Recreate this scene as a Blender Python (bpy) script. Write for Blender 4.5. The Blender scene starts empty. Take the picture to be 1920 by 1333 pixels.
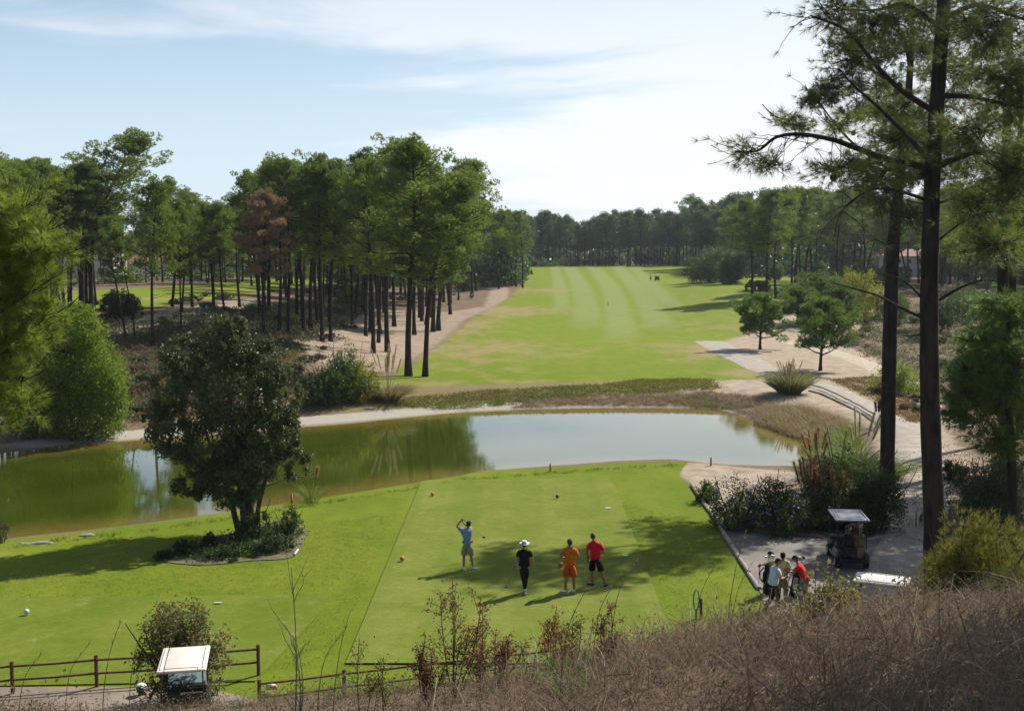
import bpy, bmesh, math, random
import numpy as np
from mathutils import Vector, Matrix
R = math.radians
sc = bpy.context.scene
col = sc.collection
rng = np.random.default_rng(7)
random.seed(7)

# ---------------------------------------------------------------- camera
CAM = np.array([0.0, 0.0, 11.5]); FPX = 2200.0; PITCH = math.atan(204.5 / 2200)
cd = bpy.data.cameras.new('camera'); cam = bpy.data.objects.new('camera', cd); col.objects.link(cam)
cam.location = CAM; cam.rotation_euler = (math.pi / 2 - PITCH, 0, 0)
cd.sensor_width = 36; cd.lens = FPX / 1920 * 36; cd.clip_start = .1; cd.clip_end = 6000
sc.camera = cam
# ---------------------------------------------------------------- sun, sky, exposure
SUN_EL = R(42); SUN_AZ = R(47)          # azimuth measured from +Y towards +X
SUNV = Vector((math.sin(SUN_AZ) * math.cos(SUN_EL), math.cos(SUN_AZ) * math.cos(SUN_EL), math.sin(SUN_EL)))
sl = bpy.data.lights.new('sun', 'SUN'); sun = bpy.data.objects.new('sun', sl); col.objects.link(sun)
sl.energy = 5.0; sl.angle = R(.55); sl.color = (1, .95, .86)
sun.rotation_euler = SUNV.to_track_quat('Z', 'Y').to_euler(); sun.location = (60, 60, 60)
w = bpy.data.worlds.new('World'); sc.world = w; w.use_nodes = True
sc.view_settings.view_transform = 'Standard'; sc.view_settings.look = 'None'
sc.view_settings.gamma = 1; sc.view_settings.use_curve_mapping = False
sc.view_settings.exposure = 0.50
sc.cycles.max_bounces = 6; sc.cycles.transparent_max_bounces = 6; sc.cycles.volume_bounces = 0
sc.cycles.diffuse_bounces = 3; sc.cycles.glossy_bounces = 3; sc.cycles.transmission_bounces = 4
sc.cycles.caustics_reflective = False; sc.cycles.caustics_refractive = False
sc.cycles.use_denoising = True

# ---------------------------------------------------------------- node helpers
class NT:
    def __init__(s, nt): s.nt = nt; s.L = nt.links
    def n(s, t, **kw):
        nd = s.nt.nodes.new(t)
        for k, v in kw.items():
            if k.startswith('_'): setattr(nd, k[1:], v)
        for k, v in kw.items():
            if k.startswith('_'): continue
            key = int(k[1:]) if k[0] == 'i' and k[1:].isdigit() else k.replace('__', ' ')
            s.put(nd.inputs[key], v)
        return nd
    def put(s, sock, v):
        if isinstance(v, bpy.types.NodeSocket): s.L.new(v, sock)
        elif isinstance(v, bpy.types.Node): s.L.new(v.outputs[0], sock)
        elif isinstance(v, tuple) and len(v) == 3 and len(sock.default_value) == 4: sock.default_value = (*v, 1)
        else: sock.default_value = v
    def m(s, op, a, b=0.0, c=0.0, clamp=False):
        nd = s.nt.nodes.new('ShaderNodeMath'); nd.operation = op; nd.use_clamp = clamp
        s.put(nd.inputs[0], a); s.put(nd.inputs[1], b); s.put(nd.inputs[2], c); return nd.outputs[0]
    def mix(s, f, a, b, mode='MIX'):
        nd = s.nt.nodes.new('ShaderNodeMix'); nd.data_type = 'RGBA'; nd.blend_type = mode
        s.put(nd.inputs[0], f); s.put(nd.inputs[6], a); s.put(nd.inputs[7], b); return nd.outputs[2]
    def ss(s, v, lo, hi):
        nd = s.nt.nodes.new('ShaderNodeMapRange'); nd.interpolation_type = 'SMOOTHSTEP'
        s.put(nd.inputs[0], v); s.put(nd.inputs[1], lo); s.put(nd.inputs[2], hi); return nd.outputs[0]
    def noise(s, vec, scale, detail=3.0, rough=.55):
        return s.n('ShaderNodeTexNoise', Vector=vec, Scale=scale, Detail=detail, Roughness=rough).outputs[0]
    def vscale(s, vec, sx, sy, sz):
        return s.n('ShaderNodeVectorMath', _operation='MULTIPLY', i0=vec, i1=Vector((sx, sy, sz))).outputs[0]

def newmat(name):
    m = bpy.data.materials.new(name); m.use_nodes = True; m.node_tree.nodes.clear()
    return m, NT(m.node_tree)
def finish(t, shader): t.n('ShaderNodeOutputMaterial', Surface=shader)

def simple(name, c, rough=.6, c2=None, scale=8, metal=0.0, spec=.4, bump=0.0, stretch=(1, 1, 1), alpha=1.0, coat=0.0):
    m, t = newmat(name)
    co = t.vscale(t.n('ShaderNodeTexCoord').outputs['Object'], *stretch)
    nz = t.noise(co, scale, 4)
    c2 = c2 or tuple(x * .75 for x in c)
    base = t.mix(t.ss(nz, .35, .68), c, c2)
    p = t.n('ShaderNodeBsdfPrincipled', Base__Color=base, Roughness=rough, Metallic=metal, Coat__Weight=coat)
    p.inputs['Specular IOR Level'].default_value = spec
    if bump: t.put(p.inputs['Normal'], t.n('ShaderNodeBump', Strength=bump, Distance=.05, Height=nz).outputs[0])
    if alpha < 1: p.inputs['Alpha'].default_value = alpha
    finish(t, p); return m

def leafmat(name, dark, light, trans=.35, tcol=None, rough=.5, vary=.25, spec=.35, edge=None):
    """leaf: base colour varies per clump (attribute tint) and per plant; light passes through it"""
    m, t = newmat(name)
    at = t.n('ShaderNodeAttribute', _attribute_name='tint').outputs['Fac']
    rnd = t.n('ShaderNodeObjectInfo').outputs['Random']
    f = t.m('ADD', at, t.m('MULTIPLY', t.m('SUBTRACT', rnd, .5), vary * 2), clamp=True)
    c = t.mix(f, dark, light)
    if edge: c = t.mix(t.ss(at, .88, .95), c, edge)
    p = t.n('ShaderNodeBsdfPrincipled', Base__Color=c, Roughness=rough)
    p.inputs['Specular IOR Level'].default_value = spec
    tc = t.mix(.5, c, tcol or tuple(min(1, x * 1.5) for x in light))
    tr = t.n('ShaderNodeBsdfTranslucent', Color=tc)
    finish(t, t.n('ShaderNodeMixShader', i0=trans, i1=p, i2=tr)); return m

# ---------------------------------------------------------------- mesh builder
class MB:
    def __init__(s): s.v = []; s.f = []; s.t = []; s.n = 0
    def add(s, v, f, tint=.5):
        v = np.asarray(v, dtype=np.float32).reshape(-1, 3); f = np.asarray(f, dtype=np.int32)
        s.v.append(v); s.f.append(f + s.n)
        s.t.append(np.broadcast_to(np.asarray(tint, dtype=np.float32), (len(v),))); s.n += len(v)
        return s
    def tri(s): return sum(len(f) * (f.shape[1] - 2) for f in s.f)
    def mesh(s, name, mat, smooth=False, tint=True):
        me = bpy.data.meshes.new(name)
        V = np.concatenate(s.v); lt = np.concatenate([np.full(len(f), f.shape[1], dtype=np.int32) for f in s.f])
        li = np.concatenate([f.ravel() for f in s.f]).astype(np.int32)
        me.vertices.add(len(V)); me.vertices.foreach_set('co', V.ravel())
        me.loops.add(len(li)); me.loops.foreach_set('vertex_index', li)
        me.polygons.add(len(lt)); ls = np.concatenate([[0], np.cumsum(lt)[:-1]]).astype(np.int32)
        me.polygons.foreach_set('loop_start', ls)
        me.polygons.foreach_set('use_smooth', np.full(len(lt), smooth))
        if tint:
            a = me.attributes.new('tint', 'FLOAT', 'POINT'); a.data.foreach_set('value', np.concatenate(s.t))
        me.materials.append(mat); me.update(calc_edges=True); return me
    def obj(s, name, mat, parent=None, smooth=False, **k):
        return link(name, s.mesh(name, mat, smooth), parent, **k)

def link(name, data, parent=None, loc=(0, 0, 0), rot=(0, 0, 0), scale=(1, 1, 1)):
    o = bpy.data.objects.new(name, data); col.objects.link(o); o.parent = parent
    o.location = loc; o.rotation_euler = rot; o.scale = scale; return o
def tag(o, label=None, cat=None, group=None, kind=None):
    if label: o['label'] = label
    if cat: o['category'] = cat
    if group: o['group'] = group
    if kind: o['kind'] = kind
    return o
def thing(name, label, cat, loc=(0, 0, 0), rz=0.0, group=None, scale=(1, 1, 1), rot=None):
    o = link(name, None, None, loc, rot or (0, 0, rz), scale); o.empty_display_size = .2
    return tag(o, label, cat, group)
def dup(root, loc=None, rz=None, label=None, group=None, scale=None, rot=None):
    r = root.copy(); col.objects.link(r)
    if loc is not None: r.location = loc
    if rz is not None: r.rotation_euler = (0, 0, rz)
    if rot is not None: r.rotation_euler = rot
    if scale is not None: r.scale = scale
    if label: r['label'] = label
    if group: r['group'] = group
    elif 'group' in r: del r['group']
    for ch in root.children:
        c = ch.copy(); col.objects.link(c); c.parent = r
        for g in ch.children:
            d = g.copy(); col.objects.link(d); d.parent = c
    return r

# basic shapes -> (v, f)
def box(c, s, rz=0.0, taper=1.0, rx=0.0, ry=0.0):
    x, y, z = np.array(s) / 2
    v = np.array([[-x, -y, -z], [x, -y, -z], [x, y, -z], [-x, y, -z], [-x * taper, -y * taper, z], [x * taper, -y * taper, z], [x * taper, y * taper, z], [-x * taper, y * taper, z]])
    M = np.array(Matrix.Rotation(rz, 3, 'Z') @ Matrix.Rotation(ry, 3, 'Y') @ Matrix.Rotation(rx, 3, 'X'))
    v = v @ M.T + np.array(c)
    return v, np.array([[0, 3, 2, 1], [4, 5, 6, 7], [0, 1, 5, 4], [1, 2, 6, 5], [2, 3, 7, 6], [3, 0, 4, 7]])
def tube(P, r, k=6, cap=True):
    P = np.asarray(P, float); n = len(P); r = np.broadcast_to(np.asarray(r, float), (n,))
    T = np.gradient(P, axis=0); T /= np.linalg.norm(T, axis=1)[:, None] + 1e-9
    ref = np.array([0, 0, 1.0]) if abs(T[:, 2]).mean() < .8 else np.array([1.0, 0, 0])
    A = np.cross(T, ref); A /= np.linalg.norm(A, axis=1)[:, None] + 1e-9; B = np.cross(T, A)
    a = np.linspace(0, 2 * np.pi, k, endpoint=False)
    V = (P[:, None] + (A[:, None] * np.cos(a)[None, :, None] + B[:, None] * np.sin(a)[None, :, None]) * r[:, None, None]).reshape(-1, 3)
    i = np.arange(n - 1)[:, None] * k; j = np.arange(k)[None]; j2 = (j + 1) % k
    F = np.stack([i + j, i + j2, i + k + j2, i + k + j], -1).reshape(-1, 4)
    return V, F
def tubec(P, r, k=8):
    """tube with closed ends: collapsed end rings"""
    P = np.asarray(P, float); r = np.broadcast_to(np.asarray(r, float), (len(P),))
    d0 = (P[0] - P[1]); d0 = d0 / (np.linalg.norm(d0) + 1e-9); d1 = (P[-1] - P[-2]); d1 = d1 / (np.linalg.norm(d1) + 1e-9)
    P = np.concatenate([[P[0] + d0 * 1e-4], P, [P[-1] + d1 * 1e-4]]); r = np.concatenate([[1e-4], r, [1e-4]])
    V, F = tube(P, r, k); return V, F
def ball(c, s, nu=12, nv=8):
    s = np.broadcast_to(np.asarray(s, float), (3,))
    th = np.linspace(1e-3, np.pi - 1e-3, nv); ph = np.linspace(0, 2 * np.pi, nu, endpoint=False)
    V = np.stack([np.sin(th)[:, None] * np.cos(ph), np.sin(th)[:, None] * np.sin(ph), np.repeat(np.cos(th)[:, None], nu, 1)], -1).reshape(-1, 3) * s + np.array(c)
    i = np.arange(nv - 1)[:, None] * nu; j = np.arange(nu)[None]; j2 = (j + 1) % nu
    return V, np.stack([i + j, i + nu + j, i + nu + j2, i + j2], -1).reshape(-1, 4)
def rounded(c, s, r=.03, seg=2, rz=0.0, M=None):
    bm = bmesh.new(); bmesh.ops.create_cube(bm, size=1); bmesh.ops.scale(bm, vec=s, verts=bm.verts)
    bmesh.ops.bevel(bm, geom=bm.edges[:] + bm.verts[:], offset=r, segments=seg, profile=.5, affect='EDGES')
    bmesh.ops.triangulate(bm, faces=bm.faces[:])
    MM = Matrix.Translation(c) @ (M or Matrix.Rotation(rz, 4, 'Z')); bmesh.ops.transform(bm, matrix=MM, verts=bm.verts)
    bm.verts.index_update()
    V = np.array([v.co[:] for v in bm.verts]); F = np.array([[v.index for v in f.verts] for f in bm.faces]); bm.free()
    return V, F
def unit(v): v = np.asarray(v, float); return v / (np.linalg.norm(v, axis=-1, keepdims=True) + 1e-9)

def needles(mb, C, D, K, length, width, spread=.9, tint=.5, r=rng, lj=.3, droop=0.0):
    """fans of K narrow triangles at each point of C about the directions D"""
    N = len(C); C = np.repeat(C, K, 0); D = np.repeat(unit(D), K, 0)
    d = unit(D + r.normal(size=(N * K, 3)) * spread * .6); d[:, 2] -= droop; d = unit(d)
    L = length * (1 + lj * r.uniform(-1, 1, N * K))[:, None]
    s = unit(np.cross(d, r.normal(size=(N * K, 3)))) * width / 2
    V = np.stack([C - s, C + s, C + d * L], 1).reshape(-1, 3)
    t = np.repeat(np.repeat(np.broadcast_to(tint, (N,)), K), 3)
    mb.add(V, np.arange(N * K * 3).reshape(-1, 3), t)
def leaves(mb, C, Nn, size, aspect=.5, tint=.5, r=rng, jit=.7, cup=.15):
    """rhombic folded leaves (2 triangles) at C facing roughly Nn"""
    n = len(C); nn = unit(unit(Nn) + r.normal(size=(n, 3)) * jit)
    a = unit(np.cross(nn, r.normal(size=(n, 3)))); b = np.cross(nn, a)
    L = (size * r.uniform(.65, 1.25, n))[:, None]
    V = np.stack([C - a * L * .5, C + b * L * .5 * aspect + nn * L * cup, C + a * L * .5, C - b * L * .5 * aspect + nn * L * cup], 1).reshape(-1, 3)
    i = np.arange(n)[:, None] * 4
    F = np.concatenate([i + np.array([[0, 1, 2]]), i + np.array([[0, 2, 3]])], 0)
    mb.add(V, F, np.repeat(np.broadcast_to(tint, (n,)), 4))
def blades(mb, P, D, L, W, bend=.4, tint=.5, r=rng, seg=3, gdir=None):
    """grass blades: narrow ribbons that start at P along D and droop"""
    n = len(P); D = unit(D); L = np.broadcast_to(L, (n,)); W = np.broadcast_to(W, (n,))
    side = unit(np.cross(D, np.array([0, 0, 1.0]) + r.normal(size=(n, 3)) * .8)); b = np.broadcast_to(bend, (n,))
    out = unit(D * np.array([1, 1, 0]) + r.normal(size=(n, 3)) * np.array([.3, .3, 0])) if gdir is None else gdir
    ring = []
    for k in range(seg + 1):
        u = k / seg
        c = P + D * (L * u)[:, None] + out * (L * b * u * u * .6)[:, None]; c[:, 2] -= (L * b * u ** 2.2 * .5)
        if k < seg: ww = (W * (1 - .6 * u) / 2)[:, None]; ring += [c - side * ww, c + side * ww]
        else: ring += [c]
    V = np.stack(ring, 1); m = V.shape[1]; V = V.reshape(-1, 3); i = np.arange(n)[:, None] * m
    F4 = np.concatenate([i + np.array([[2 * k, 2 * k + 1, 2 * k + 3, 2 * k + 2]]) for k in range(seg - 1)], 0) if seg > 1 else None
    F3 = i + np.array([[2 * seg - 2, 2 * seg - 1, 2 * seg]])
    t = np.repeat(np.broadcast_to(tint, (n,)), m); n0 = mb.n
    mb.add(V, F3, t)
    if F4 is not None: mb.f.append(F4.astype(np.int32) + n0)
def rand_ball(n, r=rng, shell=.5):
    d = unit(r.normal(size=(n, 3))); return d * (r.uniform(shell ** 3, 1, n) ** (1 / 3))[:, None]

# ---------------------------------------------------------------- terrain
def sst(a, b, x): t = np.clip((np.asarray(x, float) - a) / (b - a), 0, 1); return t * t * (3 - 2 * t)
cp, sp = math.cos(PITCH), math.sin(PITCH)
def ray(px, py):
    u, v = (px - 960) / FPX, (py - 666.5) / FPX
    return np.array([u, cp - v * sp, -sp - v * cp])
def at(px, py, Y):
    """world point seen at a pixel of the 1920 px photograph, Y metres ahead"""
    d = ray(px, py); return CAM + d * (Y / d[1])
def plane(px, py, z=-1.0):
    d = ray(px, py); return CAM + d * ((z - CAM[2]) / d[2])
def pdist(X, Y, poly, closed=True):
    """signed distance to a polygon (negative inside) or distance to a polyline"""
    P = np.asarray(poly, float)[:, :2]; Q = np.roll(P, -1, 0)
    if not closed: P, Q = P[:-1], P[1:]
    X = np.asarray(X, float); Y = np.asarray(Y, float); d = np.full(X.shape, 1e18); ins = np.zeros(X.shape, bool)
    for (x1, y1), (x2, y2) in zip(P, Q):
        ex, ey = x2 - x1, y2 - y1; t = np.clip(((X - x1) * ex + (Y - y1) * ey) / (ex * ex + ey * ey + 1e-12), 0, 1)
        d = np.minimum(d, (X - x1 - t * ex) ** 2 + (Y - y1 - t * ey) ** 2)
        if closed:
            c = (y1 > Y) != (y2 > Y)
            with np.errstate(divide='ignore', invalid='ignore'): ins ^= c & (X < ex * (Y - y1) / (y2 - y1 + 1e-12) + x1)
    d = np.sqrt(d); return np.where(ins, -d, d) if closed else d
def catmull(P, k=6, closed=True):
    P = np.asarray(P, float); n = len(P); out = []
    for i in range(n if closed else n - 1):
        if closed: a, b, c, d = P[(i - 1) % n], P[i], P[(i + 1) % n], P[(i + 2) % n]
        else: a, b, c, d = P[max(i - 1, 0)], P[i], P[i + 1], P[min(i + 2, n - 1)]
        for u in np.linspace(0, 1, k, endpoint=False):
            out.append(.5 * ((2 * b) + (c - a) * u + (2 * a - 5 * b + 4 * c - d) * u * u + (3 * b - a - 3 * c + d) * u ** 3))
    if not closed: out.append(P[-1])
    return np.array(out)
WZ = -1.0
pond_px = [(-420, 1115), (-150, 1048), (0, 1022), (200, 1000), (430, 968), (560, 948), (780, 912), (860, 898), (960, 890), (1040, 884), (1150, 876), (1280, 874), (1370, 884), (1460, 886), (1530, 884),
           (1560, 856), (1520, 826), (1440, 800), (1375, 775), (1300, 766), (1100, 765), (900, 771), (760, 782), (640, 793), (500, 803), (300, 820), (150, 832), (0, 848), (-200, 868), (-500, 905)]
POND = catmull([plane(x, y, WZ)[:2] for x, y in pond_px], 4)
HX = np.array([-400, 0, 500, 700, 850, 1000, 1150, 1250, 1400, 1550, 1700, 1920, 2300])
HA = np.array([.18, .178, .171, .167, .160, .149, .130, .119, .107, .102, .096, .086, .07])
def hill(x, y):
    ys = np.maximum(y, 4.0); t = np.clip(960 + FPX * x / ys, -400, 2300); a = np.interp(t, HX, HA)
    yy = np.maximum(y, 0); n = .10 * np.sin(x * 1.1 + y * .7) + .07 * np.sin(2.3 * x - 1.7 * y + 1) + .05 * np.sin(4.1 * y + 3.1 * x)
    return 9.75 - a * yy - .008 * yy ** 2 + n * sst(0, 4, y)
def h0(x, y):
    """ground height before the pond is cut"""
    x = np.asarray(x, float); y = np.asarray(y, float)
    C = np.interp(y, [0, 150, 210, 260, 320, 380, 430, 475, 800, 4000], [0, 0, .8, 2, 2.6, 3.3, 4.5, 3.6, 3.0, 3.0])
    yy = np.maximum(y, 5); t = x / yy
    Lz = np.interp(y, [80, 92, 100, 110, 122, 135, 200, 260], [0, .5, 1.3, 2.1, 3.2, 4.0, 4.4, 4.8]); wl = sst(.06, .27, -t)
    Rz = np.interp(y, [150, 200, 240], [0, 1.0, 1.6]); wr = sst(.10, .2, t)
    z = C * (1 - wl) + wl * np.maximum(Lz, C) + wr * Rz * np.interp(y, [240, 330], [1, 0])
    return z
def H(x, y, hl=True):
    x = np.asarray(x, float); y = np.asarray(y, float)
    z = h0(x, y); d = pdist(x, y, POND)
    near = sst(75, 62, y)                      # near bank is short grass, the far one a beach
    wd = 3.2 * near + (1 - near) * 5.5
    out = WZ + (z - WZ) * np.clip(d / wd, 0, 1) ** (.75 * near + .95 * (1 - near))
    ins = WZ - np.clip(-d * .22, 0, 1.5)
    z = np.where(d > 0, out, ins)
    if not hl: return z
    hh = hill(x, y); k = .5
    m = np.clip(.5 + .5 * (hh - z) / k, 0, 1); return z * (1 - m) + hh * m + k * m * (1 - m) * .5
def Hs(x, y): return float(H(np.array([x]), np.array([y]))[0])
def gp(px, py, y0=3.0, y1=1500, hl=True):
    """ground point seen at a pixel"""
    d = ray(px, py); Y = np.geomspace(y0, y1, 700); P = CAM[None] + d[None] * (Y / d[1])[:, None]
    b = P[:, 2] <= H(P[:, 0], P[:, 1], hl); i = int(np.argmax(b)) if b.any() else len(Y) - 1
    if i > 0:
        Y = np.linspace(Y[i - 1], Y[i], 20); P = CAM[None] + d[None] * (Y / d[1])[:, None]; b = P[:, 2] <= H(P[:, 0], P[:, 1], hl); i = int(np.argmax(b)) if b.any() else 19
    p = P[i].copy(); p[2] = Hs(p[0], p[1]); return p
def gps(l, **k): return np.array([gp(a, b, **k) for a, b in l])
def gv(px, py): return gp(px, py, y0=15, hl=False)  # passes over the camera's own hill when aiming at the valley
def gvs(l): return np.array([gv(a, b) for a, b in l])
# ---------------------------------------------------------------- world: daylight sky with thin high cloud
def build_world():
    w.node_tree.nodes.clear(); t = NT(w.node_tree)
    sky = t.n('ShaderNodeTexSky', _sky_type='NISHITA', _sun_disc=False, _sun_elevation=SUN_EL, _sun_rotation=SUN_AZ, _altitude=20, _air_density=1.0, _dust_density=.8, _ozone_density=1.3)
    d = t.n('ShaderNodeTexCoord').outputs['Generated']
    sx = t.n('ShaderNodeSeparateXYZ', Vector=d)
    zz = t.m('MAXIMUM', sx.outputs[2], 0.0)
    den = t.m('ADD', zz, .14)
    cv = t.n('ShaderNodeCombineXYZ', X=t.m('DIVIDE', sx.outputs[0], den), Y=t.m('DIVIDE', sx.outputs[1], den), Z=0.0).outputs[0]
    warp = t.n('ShaderNodeTexNoise', Vector=cv, Scale=.7, Detail=2.0).outputs[1]
    cw = t.n('ShaderNodeVectorMath', _operation='MULTIPLY_ADD', i0=warp, i1=Vector((.9, .9, 0)), i2=cv).outputs[0]
    st = t.n('ShaderNodeMapping', Vector=cw, Rotation=(0, 0, R(25)), Location=CLOUD_LOC, Scale=(.55, 1.25, 1)).outputs[0]
    big = t.noise(st, .62, 2, .5); fine = t.noise(st, 2.1, 7, .6)
    dotv = t.n('ShaderNodeVectorMath', _operation='DOT_PRODUCT', i0=d, i1=SUNV).outputs['Value']
    veil = t.ss(dotv, .40, .76)                          # thin cirrus is thicker on the sun's side of the sky
    cov = t.m('ADD', t.m('ADD', t.m('MULTIPLY', big, .85), t.m('MULTIPLY', fine, .60)), t.m('MULTIPLY', veil, .44))
    f = t.m('MULTIPLY', t.ss(cov, .76, .98), .92)
    low = t.m('SUBTRACT', 1.0, t.ss(zz, 0.02, .36))          # the air near the horizon is milky, the zenith clear
    skyc = t.mix(t.m('MULTIPLY', low, .62), sky.outputs[0], (6.0, 8.0, 9.8))
    skyc = t.mix(t.m('MULTIPLY', t.m('SUBTRACT', 1.0, t.ss(zz, 0.0, .20)), .55), skyc, (7.7, 8.8, 9.6))
    f = t.m('MULTIPLY', f, t.m('ADD', .30, t.m('MULTIPLY', low, .70)))
    c = t.mix(f, skyc, (9.5, 9.7, 9.9))
    bg = t.n('ShaderNodeBackground', Color=c, Strength=.077)
    t.n('ShaderNodeOutputWorld', Surface=bg)
CLOUD_LOC = (0.4, 2.6, 0)
build_world()

# ---------------------------------------------------------------- ground
fair = gvs([(640, 745), (735, 700), (790, 672), (850, 625), (905, 585), (960, 556), (985, 532), (975, 512), (990, 499), (1290, 495), (1500, 520), (1470, 560), (1420, 590), (1400, 625), (1340, 645), (1395, 680), (1435, 700), (1420, 712), (1200, 716), (950, 728), (760, 745)])
def pa(l): return np.array([gv(a, b)[:2] for a, b in l])
xs = np.unique(np.concatenate([np.linspace(-1500, -200, 14), np.linspace(-200, -70, 53), np.linspace(-70, -30, 50), np.linspace(-30, 30, 150), np.linspace(30, 70, 50), np.linspace(70, 200, 53), np.linspace(200, 1500, 14)]))
ys = np.unique(np.concatenate([np.linspace(-60, 0, 10), np.linspace(0, 60, 150), np.linspace(60, 140, 130), np.linspace(140, 460, 150), np.geomspace(460, 4500, 18)]))
X, Y = np.meshgrid(xs, ys); Z = H(X, Y)
mb = MB(); nx, ny = len(xs), len(ys)
i = (np.arange(ny - 1)[:, None] * nx + np.arange(nx - 1)[None]).ravel()
mb.add(np.stack([X, Y, Z], -1).reshape(-1, 3), np.stack([i, i + 1, i + nx + 1, i + nx], -1), 0.0)
Xf, Yf = X.ravel(), Y.ravel()
grass = 1 - sst(-6, 6, pdist(Xf, Yf, fair[:, :2]))
near_poly = pa([(-900, 1500), (-500, 1085), (-150, 1045), (0, 1015), (200, 993), (430, 961), (560, 941), (780, 904), (860, 890), (960, 882), (1040, 876), (1150, 869), (1290, 864), (1275, 880), (1268, 895), (1300, 912), (1350, 985), (1423, 1104), (1500, 1300), (1800, 2400), (-1000, 2400)])
grass = np.maximum(grass, 1 - sst(-.15, .35, pdist(Xf, Yf, near_poly)))
lf = pa([(-100, 546), (130, 546), (260, 540), (380, 533), (480, 522), (640, 505), (640, 520), (520, 548), (420, 558), (300, 574), (150, 590), (-100, 590)])
grass = np.maximum(grass, 1 - sst(-2, 2, pdist(Xf, Yf, lf)))
dryc = [(870, 655, 16, 22, .75), (930, 583, 14, 18, .95), (850, 610, 9, 25, .9), (1000, 545, 14, 14, .8), (900, 690, 8, 12, .5), (1330, 660, 7, 14, .9), (1240, 648, 8, 9, .6), (1390, 700, 5, 5, .8), (1350, 610, 14, 25, .5), (1280, 590, 8, 12, .35), (1360, 560, 12, 18, .5), (790, 720, 7, 6, .6), (1050, 655, 12, 9, .3), (330, 560, 30, 4, .9), (450, 545, 20, 5, .9), (1100, 715, 20, 3, .5)]
dry = np.zeros(len(Xf))
for px, py, rx, ry, a in dryc:
    p = gv(px, py); dry = np.maximum(dry, a * .8 * np.exp(-(((Xf - p[0]) / rx) ** 2 + ((Yf - p[1]) / ry) ** 2)))
sandp = [pa([(1140, 716), (1280, 700), (1380, 690), (1320, 650), (1330, 640), (1420, 625), (1440, 600), (1500, 590), (1560, 585), (1600, 580), (1680, 582), (1660, 605), (1560, 640), (1660, 680), (1740, 730), (1760, 780), (1780, 830), (1860, 880), (1740, 960), (1690, 1010), (1640, 960), (1660, 880), (1640, 800), (1560, 770), (1400, 780), (1300, 762), (1100, 760), (1100, 740)]),
         pa([(1265, 880), (1300, 868), (1500, 886), (1500, 960), (1350, 960), (1300, 905)]),
         pa([(540, 640), (600, 590), (700, 575), (830, 585), (900, 575), (930, 520), (960, 520), (960, 560), (880, 600), (840, 640), (740, 700), (600, 690)]),
         pa([(200, 640), (230, 605), (480, 560), (500, 600), (420, 620), (300, 640)]),
         pa([(1250, 497), (1290, 497), (1420, 530), (1380, 540), (1290, 512)])]
sand = np.zeros(len(Xf))
for k, p in enumerate(sandp): sand = np.maximum(sand, (1, .9, .55, .7, .6)[k] * (1 - sst(-1.5, 2.0, pdist(Xf, Yf, p))))
stripe = np.zeros(len(Xf))
for pl, wd in [([(1068, 499), (1085, 530), (1098, 570), (1100, 615)], 2.6), ([(1112, 499), (1138, 530), (1156, 570), (1166, 640)], 2.6), ([(1150, 498), (1186, 530), (1215, 570), (1243, 618)], 2.6), ([(1190, 500), (1232, 545), (1270, 580)], 2.2), ([(1040, 500), (1050, 540), (1055, 585)], 1.8)]:
    q = pa(pl); dd = pdist(Xf, Yf, catmull(q, 5, False), False); fade = sst(q[-1][1] - 15, q[-1][1] + 25, Yf)
    stripe = np.maximum(stripe, (1 - sst(wd * .45, wd * 1.25, dd)) * fade)
pd_ = pdist(Xf, Yf, POND); farb = sst(66, 78, Yf)
beach = (1 - sst(1.0, 2.6 , pd_)) * farb * (1 - .45 * sst(-5, 8, Xf))
bank = (1 - sst(7.5, 10.5, pd_)) * farb * sst(-16, -10, Xf) * (1 - .8 * sst(9, 17, Xf))       # ground-cover strip on the far bank
grass = grass * (1 - (1 - sst(7, 9.5, pd_)) * farb)
hl = sst(-.1, .35, hill(Xf, Yf) - H(Xf, Yf, False)); grass = grass * (1 - hl); sand = sand * (1 - hl)
me_tint = mb
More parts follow.
